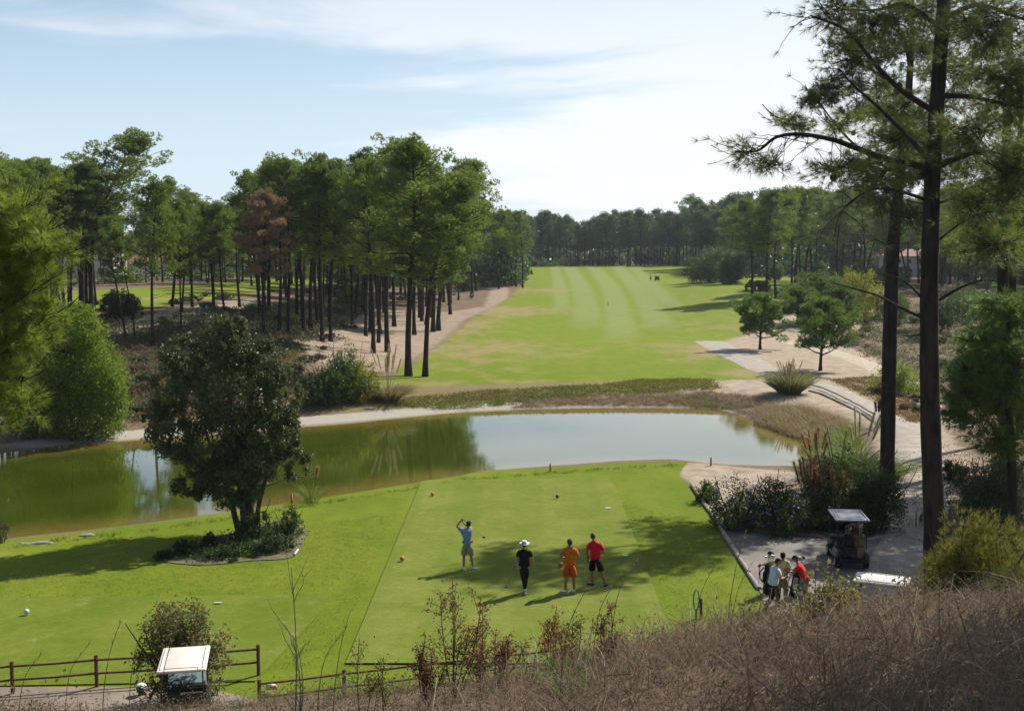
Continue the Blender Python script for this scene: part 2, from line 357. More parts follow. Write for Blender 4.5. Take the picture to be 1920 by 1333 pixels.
def gmat():
    m, t = newmat('ground_surface'); geo = t.n('ShaderNodeNewGeometry').outputs['Position']
    A = t.n('ShaderNodeSeparateXYZ', Vector=t.n('ShaderNodeAttribute', _attribute_name='region_a').outputs['Vector'])
    B = t.n('ShaderNodeSeparateXYZ', Vector=t.n('ShaderNodeAttribute', _attribute_name='region_b').outputs['Vector'])
    n1 = t.noise(geo, .12, 6, .65); n2 = t.noise(geo, .9, 5, .65); n3 = t.noise(geo, 7, 4, .7); n4 = t.noise(t.vscale(geo, 1, .45, 1), .35, 5, .65)
    def mask(v, a=.5, nz=n2, lo=.38, hi=.62): return t.ss(t.m('ADD', v, t.m('MULTIPLY', t.m('SUBTRACT', nz, .5), a)), lo, hi)
    litter = t.mix(t.ss(n3, .35, .7), (.215, .145, .105), (.12, .08, .055))
    scrub = t.mix(t.ss(n2, .42, .62), litter, t.mix(n3, (.075, .085, .025), (.15, .115, .05)))
    c = t.mix(t.ss(n1, .30, .62), litter, scrub)
    sandc = t.mix(t.ss(n2, .35, .7), (.38, .315, .235), (.26, .20, .145)); sandc = t.mix(t.ss(n3, .55, .8), sandc, (.17, .12, .09))
    c = t.mix(mask(A.outputs[2], .9), c, sandc)
    bankc = t.mix(t.ss(n3, .4, .65), (.20, .145, .09), (.17, .17, .05)); c = t.mix(t.m('MULTIPLY', mask(B.outputs[1], .6), .85), c, bankc)
    g = t.mix(t.ss(n4, .32, .68), (.096, .148, .007), (.150, .185, .014))
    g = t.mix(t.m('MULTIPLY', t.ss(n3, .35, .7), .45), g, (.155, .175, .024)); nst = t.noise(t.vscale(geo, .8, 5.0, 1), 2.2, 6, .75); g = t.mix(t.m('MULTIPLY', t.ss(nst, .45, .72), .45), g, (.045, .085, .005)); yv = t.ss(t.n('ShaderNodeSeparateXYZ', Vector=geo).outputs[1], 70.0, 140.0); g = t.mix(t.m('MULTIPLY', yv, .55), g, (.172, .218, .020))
    g = t.mix(t.m('MULTIPLY', B.outputs[0], .55), g, (.21, .25, .10))
    dm = t.ss(t.m('ADD', A.outputs[1], t.m('MULTIPLY', t.m('SUBTRACT', n4, .5), 1.3)), .20, .85)
    g = t.mix(dm, g, t.mix(n3, (.27, .22, .09), (.25, .18, .11)))
    g = t.mix(t.m('MULTIPLY', t.ss(n4, .60, .75), .5), g, (.22, .21, .06))
    mod = t.m('ADD', .62, t.m('ADD', t.m('MULTIPLY', n2, .38), t.m('MULTIPLY', n3, .40))); g = t.mix(1.0, g, t.n('ShaderNodeCombineXYZ', X=mod, Y=mod, Z=mod).outputs[0], 'MULTIPLY')
    c = t.mix(mask(A.outputs[0], .75, t.m('ADD', t.m('MULTIPLY', n4, .6), t.m('MULTIPLY', n2, .4))), c, g)
    c = t.mix(mask(B.outputs[2], .5, n3), c, t.mix(n3, (.43, .40, .35), (.29, .25, .20)))
    hillc = t.mix(t.ss(n3, .35, .7), (.17, .125, .085), (.08, .058, .042))
    sz = t.n('ShaderNodeSeparateXYZ', Vector=geo)
    c = t.mix(t.n('ShaderNodeAttribute', _attribute_name='tint').outputs['Fac'], c, hillc)
    wet = t.ss(sz.outputs[2], -1.0, -.93)          # wet rim at the waterline
    c = t.mix(wet, t.mix(.5, c, (.13, .11, .05)), c)
    n5 = t.noise(geo, 22, 3, .7)
    b = t.n('ShaderNodeBump', Strength=.35, Distance=.04, Height=t.m('ADD', n5, t.m('MULTIPLY', n3, .6)))
    p = t.n('ShaderNodeBsdfPrincipled', Base__Color=c, Roughness=.9, Normal=b.outputs[0]); p.inputs['Specular IOR Level'].default_value = .06
    finish(t, p); return m
mb.t[0] = hl.astype(np.float32)
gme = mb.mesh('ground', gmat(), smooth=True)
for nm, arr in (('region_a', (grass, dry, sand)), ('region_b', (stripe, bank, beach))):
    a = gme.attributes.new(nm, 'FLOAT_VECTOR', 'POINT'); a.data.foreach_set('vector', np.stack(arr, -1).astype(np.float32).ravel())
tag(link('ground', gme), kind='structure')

# ---------------------------------------------------------------- pond water
def wmat():
    m, t = newmat('pond_water'); geo = t.n('ShaderNodeNewGeometry').outputs['Position']
    dep = t.n('ShaderNodeAttribute', _attribute_name='tint').outputs['Fac']
    nz = t.noise(geo, .15, 4); n2 = t.noise(geo, 1.6, 4)
    c = t.mix(t.ss(nz, .35, .65), (.034, .050, .004), (.055, .068, .006))
    sh = t.mix(n2, (.20, .14, .035), (.12, .105, .02))
    c = t.mix(t.ss(t.m('ADD', dep, t.m('MULTIPLY', n2, .25)), 0.12, 1.0), sh, c)
    rip = t.noise(t.vscale(geo, 1.2, 3.6, 1), 1.3, 3, .6)
    b = t.n('ShaderNodeBump', Strength=.012, Distance=.1, Height=rip)
    p = t.n('ShaderNodeBsdfPrincipled', Base__Color=c, Roughness=.004, IOR=1.95, Normal=b.outputs[0]); p.inputs['Specular IOR Level'].default_value = .5
    finish(t, p); return m
big = catmull([plane(x, y, WZ)[:2] for x, y in pond_px], 4); cen = big.mean(0)
from mathutils.geometry import tessellate_polygon
def patch(name, poly, mat, off=.02, res=.8, hfun=None, kind='structure', thick=0.0, attr=None):
    """flat region cut on a grid so that it follows the ground"""
    bm = bmesh.new(); P = np.asarray(poly)
    bm.faces.new([bm.verts.new((p[0], p[1], 0)) for p in P])
    for ax in (0, 1):
        for c in np.arange(P[:, ax].min() + res * .7, P[:, ax].max(), res):
            n = Vector((1, 0, 0)) if ax == 0 else Vector((0, 1, 0)); co = n * c
            bmesh.ops.bisect_plane(bm, geom=bm.verts[:] + bm.edges[:] + bm.faces[:], plane_co=co, plane_no=n)
    bmesh.ops.triangulate(bm, faces=bm.faces[:])
    bm.normal_update()
    V = np.array([v.co[:] for v in bm.verts]); V[:, 2] = (H(V[:, 0], V[:, 1]) if hfun is None else hfun(V[:, 0], V[:, 1])) + off
    for v, z in zip(bm.verts, V[:, 2]): v.co.z = z
    me = bpy.data.meshes.new(name); bm.to_mesh(me); bm.free(); me.materials.append(mat)
    if me.polygons[0].normal.z < 0: me.flip_normals()
    if attr is not None:
        a = me.attributes.new('tint', 'FLOAT', 'POINT'); a.data.foreach_set('value', attr(V[:, 0], V[:, 1]).astype(np.float32))
    return tag(link(name, me), kind=kind)
patch('pond_water', cen + (big - cen) * 1.012, wmat(), 0, 2.0, lambda x, y: np.full(len(x), WZ), attr=lambda x, y: np.clip(-pdist(x, y, POND) / 5.5, 0, 1))

# ---------------------------------------------------------------- tees, path, parking, kerb logs
def turf(name, a, b, rep=0.0, rot=0.0):
    m, t = newmat(name); geo = t.n('ShaderNodeNewGeometry').outputs['Position']
    n1 = t.noise(geo, .35, 5, .6); n2 = t.noise(geo, 2.2, 5, .7); n3 = t.noise(geo, 26, 3, .7)
    c = t.mix(t.ss(n1, .36, .64), a, b); c = t.mix(t.m('MULTIPLY', t.ss(n2, .50, .72), .6), c, (.20, .19, .055)); nst = t.noise(t.vscale(geo, .9, 5.0, 1), 3.0, 6, .75); c = t.mix(t.m('MULTIPLY', t.ss(nst, .45, .72), .5), c, (.060, .095, .008)); n6 = t.noise(geo, 1.1, 6, .7); c = t.mix(t.m('MULTIPLY', t.ss(n6, .60, .70), .6), c, (.24, .20, .09)); mod = t.m('ADD', .66, t.m('ADD', t.m('MULTIPLY', n2, .38), t.m('MULTIPLY', n6, .30))); c = t.mix(1.0, c, t.n('ShaderNodeCombineXYZ', X=mod, Y=mod, Z=mod).outputs[0], 'MULTIPLY')
    sx = t.n('ShaderNodeSeparateXYZ', Vector=geo)
    st = t.m('SINE', t.m('MULTIPLY', sx.outputs[0], 2.3)); c = t.mix(t.m('MULTIPLY', t.ss(st, -.4, .4), .22), c, (.085, .14, .010))
    c = t.mix(t.m('MULTIPLY', t.ss(n3, .35, .7), .4), c, tuple(x * .62 for x in a))
    b_ = t.n('ShaderNodeBump', Strength=.5, Distance=.04, Height=n3)
    p = t.n('ShaderNodeBsdfPrincipled', Base__Color=c, Roughness=.9, Normal=b_.outputs[0]); p.inputs['Specular IOR Level'].default_value = .06
    finish(t, p); return m
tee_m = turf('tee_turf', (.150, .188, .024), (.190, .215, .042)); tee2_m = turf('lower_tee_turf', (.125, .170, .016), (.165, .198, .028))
tq = pa([(794, 912), (1136, 903)]); 
tee_poly = np.array([[-4.45, 57.0], [4.75, 57.6], [4.95, 55], [4.7, 31.5], [-4.6, 31.5]])
patch('tee_box', tee_poly, tee_m, .05, .8)
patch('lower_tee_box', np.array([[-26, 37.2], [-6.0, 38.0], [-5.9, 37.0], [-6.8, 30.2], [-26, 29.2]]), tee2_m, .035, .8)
concrete = simple('path_concrete', (.33, .29, .24), .85, (.24, .195, .155), 1.3, bump=.2)
def gravelmat(name, a, b, d):
    m, t = newmat(name); geo = t.n('ShaderNodeNewGeometry').outputs['Position']
    n1 = t.noise(geo, .5, 5, .65); n2 = t.noise(geo, 30, 3, .7); n3 = t.noise(geo, 2.5, 6, .7)
    c = t.mix(t.ss(n1, .35, .65), a, b); c = t.mix(t.m('MULTIPLY', t.ss(n2, .5, .75), .5), c, d); c = t.mix(t.m('MULTIPLY', t.ss(n3, .58, .7), .6), c, (.28, .20, .14))
    b_ = t.n('ShaderNodeBump', Strength=.5, Distance=.02, Height=n2)
    p = t.n('ShaderNodeBsdfPrincipled', Base__Color=c, Roughness=.9, Normal=b_.outputs[0]); finish(t, p); return m
park_m = gravelmat('parking_gravel', (.20, .175, .15), (.14, .125, .11), (.12, .10, .09))
def ribbon(name, pts, wid, mat, off=.03, n=8):
    C = catmull(pts, n, False); W = np.interp(np.linspace(0, 1, len(C)), np.linspace(0, 1, len(wid)), wid)
    T = unit(np.gradient(C, axis=0)); N = np.stack([-T[:, 1], T[:, 0]], -1); cols = np.linspace(-.5, .5, 7); mb = MB(); V = []
    for c in cols: q = C + N * (W * c)[:, None] + N * (.08 * np.sin(np.arange(len(C)) * 1.3))[:, None] * (abs(c) == .5); V.append(np.stack([q[:, 0], q[:, 1], H(q[:, 0], q[:, 1]) + off - .05 * (abs(c) == .5)], -1))
    V = np.stack(V, 1).reshape(-1, 3); k = len(cols); i = np.arange(len(C) - 1)[:, None] * k + np.arange(k - 1)[None]
    mb.add(V, np.stack([i, i + 1, i + k + 1, i + k], -1).reshape(-1, 4)); return tag(mb.obj(name, mat, smooth=True), kind='structure')
ribbon('cart_path', pa([(1328, 640), (1385, 668), (1450, 700), (1545, 726), (1625, 765), (1692, 800), (1722, 838), (1728, 890), (1722, 950), (1706, 1010), (1690, 1070), (1690, 1130)]), [3.6, 3.6, 2.6, 2.3, 2.3, 2.5, 2.6, 2.6, 2.4, 2.6, 3.0, 3.4], concrete, .05)
ribbon('sandy_track', pa([(1480, 640), (1560, 660), (1640, 690), (1740, 760), (1800, 800)]), [3.4, 2.6, 2.2, 2.2], simple('track_sand', (.42, .35, .26), .9, (.31, .25, .18), 2, bump=.3), .04)
patch('parking_area', pa([(1303, 916), (1362, 992), (1440, 1002), (1540, 1008), (1632, 1014), (1690, 1004), (1712, 1050), (1712, 1240), (1470, 1240), (1425, 1110)]), park_m, .03, 1.0, hfun=lambda x, y: H(x, y, False))
patch('gravel_track', np.array([[-26, 29.7], [-8.2, 29.8], [-6.6, 29.0], [-2, 27.3], [-2, 24], [-26, 24]]), gravelmat('track_gravel', (.27, .21, .165), (.17, .13, .10), (.12, .085, .065)), .03, 1.0, hfun=lambda x, y: H(x, y, False) + 0.0)
patch('planting_bed', catmull(pa([(300, 1050), (340, 1020), (430, 1000), (520, 975), (570, 988), (572, 1010), (548, 1045), (470, 1052), (380, 1060)]), 4), gravelmat('bed_mulch', (.10, .085, .045), (.12, .12, .04), (.06, .05, .03)), .03, .8)

# ---------------------------------------------------------------- haze: thin even air
hz, ht = newmat('haze_air'); ht.n('ShaderNodeOutputMaterial', Volume=ht.n('ShaderNodeVolumePrincipled', Color=(.80, .88, 1.0), Density=.00011, Anisotropy=.3))
V, F = box((0, 2240, 15), (3600, 4700, 50)); V[:, 2] = np.where(V[:, 2] < 0, -4.0, 40.0); tag(MB().add(V, F).obj('haze', hz), kind='stuff')
# ---------------------------------------------------------------- vegetation materials
bark = simple('pine_bark', (.050, .040, .035), .95, (.022, .018, .016), 5, bump=.6, stretch=(1, 1, .25), spec=.1)
bark_l = simple('grey_bark', (.12, .10, .085), .9, (.06, .05, .04), 6, bump=.5, stretch=(1, 1, .3), spec=.1)
dead_wood = simple('dead_wood', (.20, .18, .16), .9, (.12, .10, .09), 6, spec=.2)
pine_leaf = leafmat('pine_needles', (.032, .082, .012), (.185, .265, .035), .40, (.36, .48, .05), vary=.16)
pine_far = leafmat('distant_pine_needles', (.03, .065, .025), (.09, .15, .045), .3, (.18, .30, .07), vary=.16)
pine_dead = leafmat('dead_pine_needles', (.19, .12, .07), (.33, .23, .13), .35, (.5, .28, .12))
pine_near = leafmat('near_pine_needles', (.04, .07, .014), (.16, .205, .045), .4, (.36, .42, .08), vary=.1)
pine_young = leafmat('young_pine_needles', (.03, .08, .012), (.12, .21, .03), .36, (.26, .40, .05), vary=.12)

def limb(a, d, L, up, r0, r1, k=4, n=5, r=rng, wig=.06):
    u = np.linspace(0, 1, n)[:, None]; P = a + d * (L * u) + np.array([0, 0, 1.0]) * (L * up * u * u)
    P = P + np.cumsum(r.normal(size=(n, 3)) * L * wig, 0) * u; return P, np.linspace(r0, r1, n)

def pine(seed, Ht=20.0, cb=.52, cw=3.4, nl=34, bend=.6, lean=0.0, puff=.75, tufts=58, K=6, nlen=.26, nw=.060, trunk_r=.24, flat=.7, stubs=8, droop=0.0, ccount=3, up=.25, shape=.45, tr_top=.05):
    """returns (trunk, limbs, crown) mesh builders"""
    r = np.random.default_rng(seed); T, Lm, C = MB(), MB(), MB()
    n = 12; u = np.linspace(0, 1, n); ph = r.uniform(0, 6.28)
    P = np.stack([lean * Ht * u ** 1.3 + bend * np.sin(u * 3.2 + ph) * u, bend * np.cos(u * 2.6 + ph) * u, u * Ht * .96], -1); P -= P[0]
    rad = trunk_r * (1 - u * (1 - tr_top / trunk_r)) ; rad[0] *= 1.35
    T.add(*tube(P, rad, 8), 0.5)
    tp = lambda f: np.array([np.interp(f, u, P[:, i]) for i in range(3)])
    cen, crad, ctint = [], [], []
    for i in range(nl):
        q = (i + .5) / nl; f = cb + (1 - cb) * q; a = tp(min(f, .99)); ang = i * 2.4 + r.uniform(-.4, .4)
        prof = math.sqrt(max(.05, 1 - ((q - shape) / (.62 if q > shape else .62)) ** 2)) * r.uniform(.65, 1.12) * (math.sqrt(max(0, 1 - q ** 5)) * .85 + .15)
        L = cw * prof; el = .15 + up * q * 1.5 + r.normal() * .12; L *= 1 - .35 * max(0, q - .7) / .3
        d = np.array([math.cos(ang) * math.cos(el), math.sin(ang) * math.cos(el), math.sin(el)])
        LP, LR = limb(a, d, L, .12 - droop, .075 * (1 - .5 * q), .02, r=r); Lm.add(*tube(LP, LR, 4))
        for s in (np.linspace(.55, 1, ccount) if q > .1 else np.linspace(.75, 1, 2)):
            c = np.array([np.interp(s, np.linspace(0, 1, len(LP)), LP[:, j]) for j in range(3)]) + r.normal(size=3) * .32 * cw / 3.4
            cen.append(c); crad.append(puff * r.uniform(.65, 1.25)); ctint.append(r.uniform(.1, .9))
    for k in range(3): cen.append(P[-1] + r.normal(size=3) * .35 + np.array([0, 0, -.1])); crad.append(puff * .9); ctint.append(.5)
    for i in range(stubs):
        f = r.uniform(.22, cb + .1); a = tp(f); ang = r.uniform(0, 6.28); LP, LR = limb(a, np.array([math.cos(ang), math.sin(ang), r.uniform(-.2, .4)]), r.uniform(.5, 2.2), .1, .035, .012, r=r); Lm.add(*tube(LP, LR, 3))
    cen = np.array(cen); crad = np.array(crad)
    nt = tufts; o = rand_ball(len(cen) * nt, r, .45) ; o[:, 2] = np.where(o[:, 2] < 0, o[:, 2] * .55, o[:, 2] * flat)
    CC = np.repeat(cen, nt, 0) + o * np.repeat(crad, nt)[:, None]
    D = unit(o) * .8 + np.array([0, 0, .55]); tt = np.clip(np.repeat(ctint, nt) + r.normal(size=len(CC)) * .10, 0, 1)
    needles(C, CC, D, K, nlen, nw, 1.0, tt, r, droop=0)
    return T, Lm, C
class Tree:                                    # shared meshes of one kind of tree
    def __init__(s, bs, names, mats): s.m = [(n, b.mesh(n, m, smooth=(n in ('trunk', 'limbs')))) for n, b, m in zip(names, bs, mats) if b.n]
    def put(s, name, label, cat, loc, rz=0, sc_=(1, 1, 1), group=None, swap=None, rot=None):
        t = thing(name, label, cat, loc, rz, group, sc_, rot)
        for n, me in s.m:
            o = link(n, me, t)
            if n != 'trunk': o['kind'] = 'stuff'
            if swap and n == 'crown': o.material_slots[0].link = 'OBJECT'; o.material_slots[0].material = swap
        return t
NM = ('trunk', 'limbs', 'crown')
PV = [Tree(pine(10 + k, bend=b * 1.5, lean=l * 1.3, cb=cb, cw=cw, shape=sh, nl=int(nl * 1.35), puff=.66, tufts=46, ccount=3, nlen=.23, nw=.07), NM, (bark, bark, pine_leaf)) for k, (b, l, cb, cw, sh, nl) in enumerate([
    (.5, 0, .45, 3.7, .4, 44), (.8, .04, .48, 3.4, .45, 38), (.4, -.03, .44, 4.0, .42, 46), (1.0, .08, .52, 3.2, .5, 34), (.6, -.07, .48, 3.6, .45, 40), (.3, .02, .45, 3.5, .35, 42), (1.1, .13, .45, 4.2, .45, 44), (.7, .0, .52, 3.7, .55, 36), (.6, .05, .66, 3.4, .5, 28)])]
PF = [Tree(pine(40 + k, cb=.38, cw=3.9, nl=26, tufts=22, K=5, nlen=.55, nw=.15, puff=1.05, stubs=2, bend=.4, ccount=3, shape=.5), NM, (bark, bark, pine_far)) for k in range(4)]

def put_pine(kind, px, py, top, label, group=None, rz=None, wide=1.0, base_h=20.0, name='pine_tree', swap=None, thick=1.0, mirror=False):
    p = gv(px, py); tz = at(px, top, p[1])[2]; s = (tz - p[2]) / (base_h * 1.0)
    p[2] -= .15
    return kind.put(name, label, 'pine tree', p, rng.uniform(0, 6.28) if rz is None else rz, (s * wide, s * wide, s), group, swap)
rows = [  # px, py of the foot; py of the top; kind; turn; width; label
 (172, 588, 243, 6, -.2, 1.25, 'tallest leaning pine at the left whose crown rises alone above the wood'),
 (235, 640, 400, 3, 2.9, .8, 'thin pine leaning left in front of the round dark bush on the left'),
 (287, 650, 330, 5, 0, .9, 'straight slender pine left of the dark leafy tree, standing close to the bank'),
 (253, 638, 420, 3, 3.3, .7, 'thin crooked pine just right of the round dark bush'),
 (323, 575, 330, 1, 0, 1.0, 'pine with a twin leaning stem behind the leafy tree top, left wood'),
 (340, 620, 385, 5, .8, .75, 'thin pine standing just above the leafy tree crown'),
 (495, 634, 352, 0, 1.0, 1.0, 'dying pine with a rusty brown crown in the left wood'),
 (523, 622, 300, 8, 1.2, .95, 'leaning pine directly right of the brown dying pine'),
 (540, 628, 292, 8, 2.0, .95, 'second pine right of the brown dying pine, stem leaning right'),
 (583, 620, 290, 7, 0, 1.0, 'pine behind the bright green bank bush, left stem of three'),
 (604, 640, 286, 5, 1.4, .95, 'pine behind the bright green bank bush, middle stem of three'),
 (620, 640, 296, 2, 2.2, .9, 'thick pine behind the bright green bank bush, right stem of three'),
 (700, 662, 275, 5, 2.6, .9, 'slim pine on bare sand right of the bright green bank bush'),
 (713, 626, 300, 4, .5, .9, 'pine with a long bare stem on bare sand, left of a tight pair'),
 (727, 660, 262, 7, .3, 1.05, 'tall pine left of the thickest trunk at the edge of the fairway'),
 (739, 612, 285, 2, 4.0, .9, 'pine just behind the thickest trunk on bare sand'),
 (766, 705, 253, 0, .4, 1.25, 'tallest thick trunked pine at the fairway corner above the pond'),
 (797, 706, 320, 6, .15, 1.15, 'right leaning pine at the fairway corner, foot nearest the pond'),
 (777, 628, 300, 1, 1.6, .95, 'pine between the two fairway corner pines, set further back'),
 (787, 596, 310, 7, 2.1, .9, 'slim pine behind the right leaning corner pine'),
 (812, 622, 300, 6, -.1, 1.1, 'right leaning pine on the dry edge of the fairway'),
 (822, 620, 296, 3, .1, 1.1, 'outermost large pine leaning over the dry edge of the fairway'),
 (800, 575, 330, 2, 1.1, 1.0, 'shaded pine behind the outermost large leaning pine'),
 (885, 548, 375, 5, 2.4, 1.0, 'lone pine beside the small green shrub on the sand strip'),
 (935, 542, 392, 1, .4, 1.0, 'leftmost pine of the row that ends at the fairway edge'),
 (950, 536, 396, 3, 2.9, .9, 'second pine of the row that ends at the fairway edge'),
 (960, 537, 394, 4, .2, .9, 'middle pine of the row that ends at the fairway edge'),
 (968, 538, 393, 0, 1.2, .9, 'fourth pine of the row that ends at the fairway edge'),
 (980, 540, 400, 5, 3.0, .9, 'last pine of the row, furthest out on the fairway edge'),
]
for px, py, top, k, rz, wd, lab in rows:
    put_pine(PV[k], px, py, top, lab, 'pines at the front of the left wood', rz, wd, swap=pine_dead if 'rusty' in lab else None)
# the wood behind them: pines nothing in the photograph tells apart
r = np.random.default_rng(5)
def ordinal(n): return '%d%s' % (n, 'th' if 10 <= n % 100 <= 20 else {1: 'st', 2: 'nd', 3: 'rd'}.get(n % 10, 'th'))
def wood(px0, px1, y0, y1, n, top, kinds, label, group, hr=(.8, 1.0), avoid=3.2, keep=None, wd=1.0):
    pts = []; tries = 0; made = []
    while len(pts) < n and tries < n * 60:
        tries += 1; y = r.uniform(y0, y1); px = r.uniform(px0, px1); x = (px - 960) / FPX * y
        if keep is not None and not keep(px, y, x): continue
        if any((x - a) ** 2 + (y - b) ** 2 < avoid ** 2 for a, b in pts): continue
        pts.append((x, y)); z = Hs(x, y) - .2; tpx = np.interp(px, [a for a, b in top], [b for a, b in top])
        tz = at(px, tpx, y)[2]; h = (tz - z) * r.uniform(*hr)
        h = min(h, 25) ; s = h / 20; q = s * wd * r.uniform(.85, 1.15)
        made.append((px, kinds[r.integers(len(kinds))].put('pine_tree', label, 'pine tree', (x, y, z), r.uniform(0, 6.28), (q, q, s), group)))
    if n < 50:
        for k, (_, o) in enumerate(sorted(made, key=lambda a: a[0])): o['label'] = label.replace('pine', ordinal(k + 1) + ' pine from the left', 1) if k else label.replace('pine', 'leftmost pine', 1)
skyl = [(-200, 290), (0, 296), (60, 290), (120, 290), (170, 315), (215, 325), (270, 330), (330, 335), (400, 345), (440, 335), (480, 305), (560, 290), (640, 305), (700, 285), (780, 290), (850, 300), (900, 330), (930, 370), (960, 395), (1010, 400)]
wood(-90, 880, 128, 152, 34, skyl, PV, 'pine with dark trunk standing deeper in the left wood', 'pines inside the left wood', keep=lambda px, y, x: x < -.08 * y - 3 and not 185 < px < 335)
wood(-60, 930, 212, 262, 80, skyl, PV, 'small looking pine beyond the green clearing in the left wood', 'pines beyond the left clearing', (.55, .85), keep=lambda px, y, x: px < 905 - max(0, 230 - y) * .6)
wood(480, 905, 150, 205, 24, skyl, PV, 'pine with dark trunk in the shaded middle of the left wood', 'pines in the middle of the left wood', (.72, .95), keep=lambda px, y, x: px < 880 - max(0, 200 - y) * .9)
wood(-60, 185, 126, 150, 9, [(-100, 292), (200, 292)], PV, 'tall pine at the back of the far left wood', 'tall pines at the far left', (.92, 1.0), wd=1.15)
wood(0, 230, 108, 128, 5, skyl, PV, 'pine behind the near bough at the far left', 'pines at the far left', (.9, 1.0), keep=lambda px, y, x: px < 145)
sky2 = [(960, 400), (1010, 398), (1060, 402), (1085, 418), (1110, 402), (1200, 394), (1280, 393), (1300, 388), (1330, 380)]
wood(905, 1345, 432, 470, 80, sky2, PF, 'hazy pine closing the far end of the fairway', 'pines closing the far end of the fairway', (.85, 1.02), 3.4)
wood(890, 990, 300, 425, 16, sky2, PF, 'pine between the left wood and the far end of the fairway', 'pines far along the left side', (.85, 1.0), 3.4, keep=lambda px, y, x: px < 990 - max(0, 400 - y) * .35)
sky3 = [(1260, 392), (1290, 366), (1340, 374), (1380, 356), (1450, 350), (1500, 345), (1600, 352), (1700, 345), (1800, 330), (1920, 310), (2100, 290)]
wood(1300, 1480, 330, 425, 34, sky3, PF, 'pine along the right side of the far fairway', 'pines along the right of the far fairway', (.8, 1.0), 3.6, keep=lambda px, y, x: px > 1290 + max(0, 400 - y) * 1.0)
wood(1640, 2080, 225, 262, 22, sky3, PV, 'pine standing among the shrubs behind the heath on the right', 'pines behind the right heath', (.75, .95), 4.5, wd=1.2)
wood(1460, 2080, 250, 330, 46, sky3, PV, 'pine in the right wood behind the young pines', 'pines inside the right wood', (.8, 1.0), 4.2, wd=1.25)
rowr = [(1410, 562, 372, 2, 0, 1.2, 'front pine of the right wood, thick stem nearest the fairway'), (1438, 566, 352, 0, 1, 1.1, 'forked pine at the front of the right wood'), (1455, 560, 350, 1, 2, 1.1, 'pine standing right of the forked pine'),
 (1484, 548, 356, 5, 3, 1.0, 'straight pine left of the yellow green shrubs'), (1502, 545, 350, 4, 1, 1.0, 'pine second left of the yellow green shrubs'), (1522, 538, 348, 0, 2, 1.1, 'pine just left of the yellow green shrubs'), (1570, 540, 350, 7, .5, 1.1, 'pine behind the yellow green shrubs'), (1620, 536, 345, 2, 0, 1.1, 'pine left of the white far house'),
 (1366, 530, 385, 1, 1, 1.1, 'pine beside the round dark stone pine'), (1290, 498, 366, 7, 1, 1.2, 'pine at the right end of the far tree line')]
for px, py, top, k, rz, wd, lab in rowr: put_pine(PV[k], px, py, top, lab, 'pines at the front of the right wood', rz, wd)

# ---------------------------------------------------------------- broadleaf and shrub builders
def bush(seed, lobes, n, size, aspect=.5, shell=.6, jit=.7, up=.3, tvar=.25, core=True, dens=None, cup=.15, per=22, sig=.13):
    """lobes: list of (x, y, z, rx, ry, rz); n leaves shared by their surface"""
    r = np.random.default_rng(seed); L = np.array(lobes, float); A = (L[:, 3] * L[:, 4] * L[:, 5]) ** (2 / 3); A /= A.sum(); mb = MB()
    for (x, y, z, rx, ry, rz), a in zip(L, A):
        k = int(n * a) + 8; m = max(4, int(k / per)); cc = rand_ball(m, r, shell); lump = cc[r.integers(m, size=k)]
        o = lump + r.normal(size=(k, 3)) * sig; P = o * np.array([rx, ry, rz]) + np.array([x, y, z]); P = P[P[:, 2] > .02]; o = o[:len(P)]
        t = np.clip(r.uniform(.1, .9) * .5 + .25 + r.normal(size=len(P)) * tvar, 0, 1)
        leaves(mb, P, unit(P - np.array([x, y, z - rz * .3])) + np.array([0, 0, up]), size, aspect, t, r, jit, cup)
    return mb
def lobes(seed, n, R_, H_, base=0.0, size=.45):
    r = np.random.default_rng(seed); out = []
    for i in range(n):
        a = r.uniform(0, 6.28); q = math.sqrt(r.uniform(0, 1)) * .62; z = base + (H_ - base) * (1 - q * .9) * r.uniform(.35, .72); s = size * r.uniform(.75, 1.2)
        out.append((math.cos(a) * q * R_, math.sin(a) * q * R_, z, R_ * s, R_ * s, (H_ - base) * s * .75))
    return out
def stems(seed, n, R_, H_, r0=.03):
    r = np.random.default_rng(seed); mb = MB()
    for i in range(n):
        a = r.uniform(0, 6.28); P, Rr = limb(np.array([math.cos(a) * .12, math.sin(a) * .12, -.1]), unit(np.array([math.cos(a) * R_ * .5, math.sin(a) * R_ * .5, H_ * .8])), H_ * .85, .05, r0, r0 * .35, 5, r=r); mb.add(*tube(P, Rr, 5))
    return mb
SL = {}
def shrub(name, label, cat, loc, R_, H_, mat, seed=0, n=3000, size=.16, aspect=.5, nl=9, group=None, lb=None, kw={}, stem=bark_l, extra=None):
    t = thing(name, label, cat, loc, 0, group)
    bush(seed, lb or lobes(seed, nl, R_, H_, .0), n, size, aspect, **kw).obj('foliage', mat, t)
    stems(seed, 7, R_, H_, .02 + R_ * .012).obj('stems', stem, t, smooth=True)['kind'] = 'stuff'
    if extra: extra(t)
    return t
lf_olive = leafmat('olive_leaves', (.022, .040, .010), (.155, .185, .062), .28, (.14, .16, .05), .45, .05)
lf_bright = leafmat('bright_leaves', (.055, .12, .010), (.20, .29, .022), .44, (.28, .40, .03), .5, .05)
lf_mid = leafmat('mid_green_leaves', (.03, .07, .012), (.10, .165, .028), .36, (.18, .28, .04), .45, .08)
lf_dark = leafmat('dark_glossy_leaves', (.014, .036, .010), (.06, .105, .024), .24, (.12, .20, .03), .55, .06, .25)
lf_gold = leafmat('golden_green_leaves', (.10, .14, .012), (.32, .33, .025), .45, (.40, .40, .03), .5, .05)
lf_brown = leafmat('brown_scrub_leaves', (.10, .065, .03), (.20, .15, .07), .3, (.3, .2, .08), .7, .1)
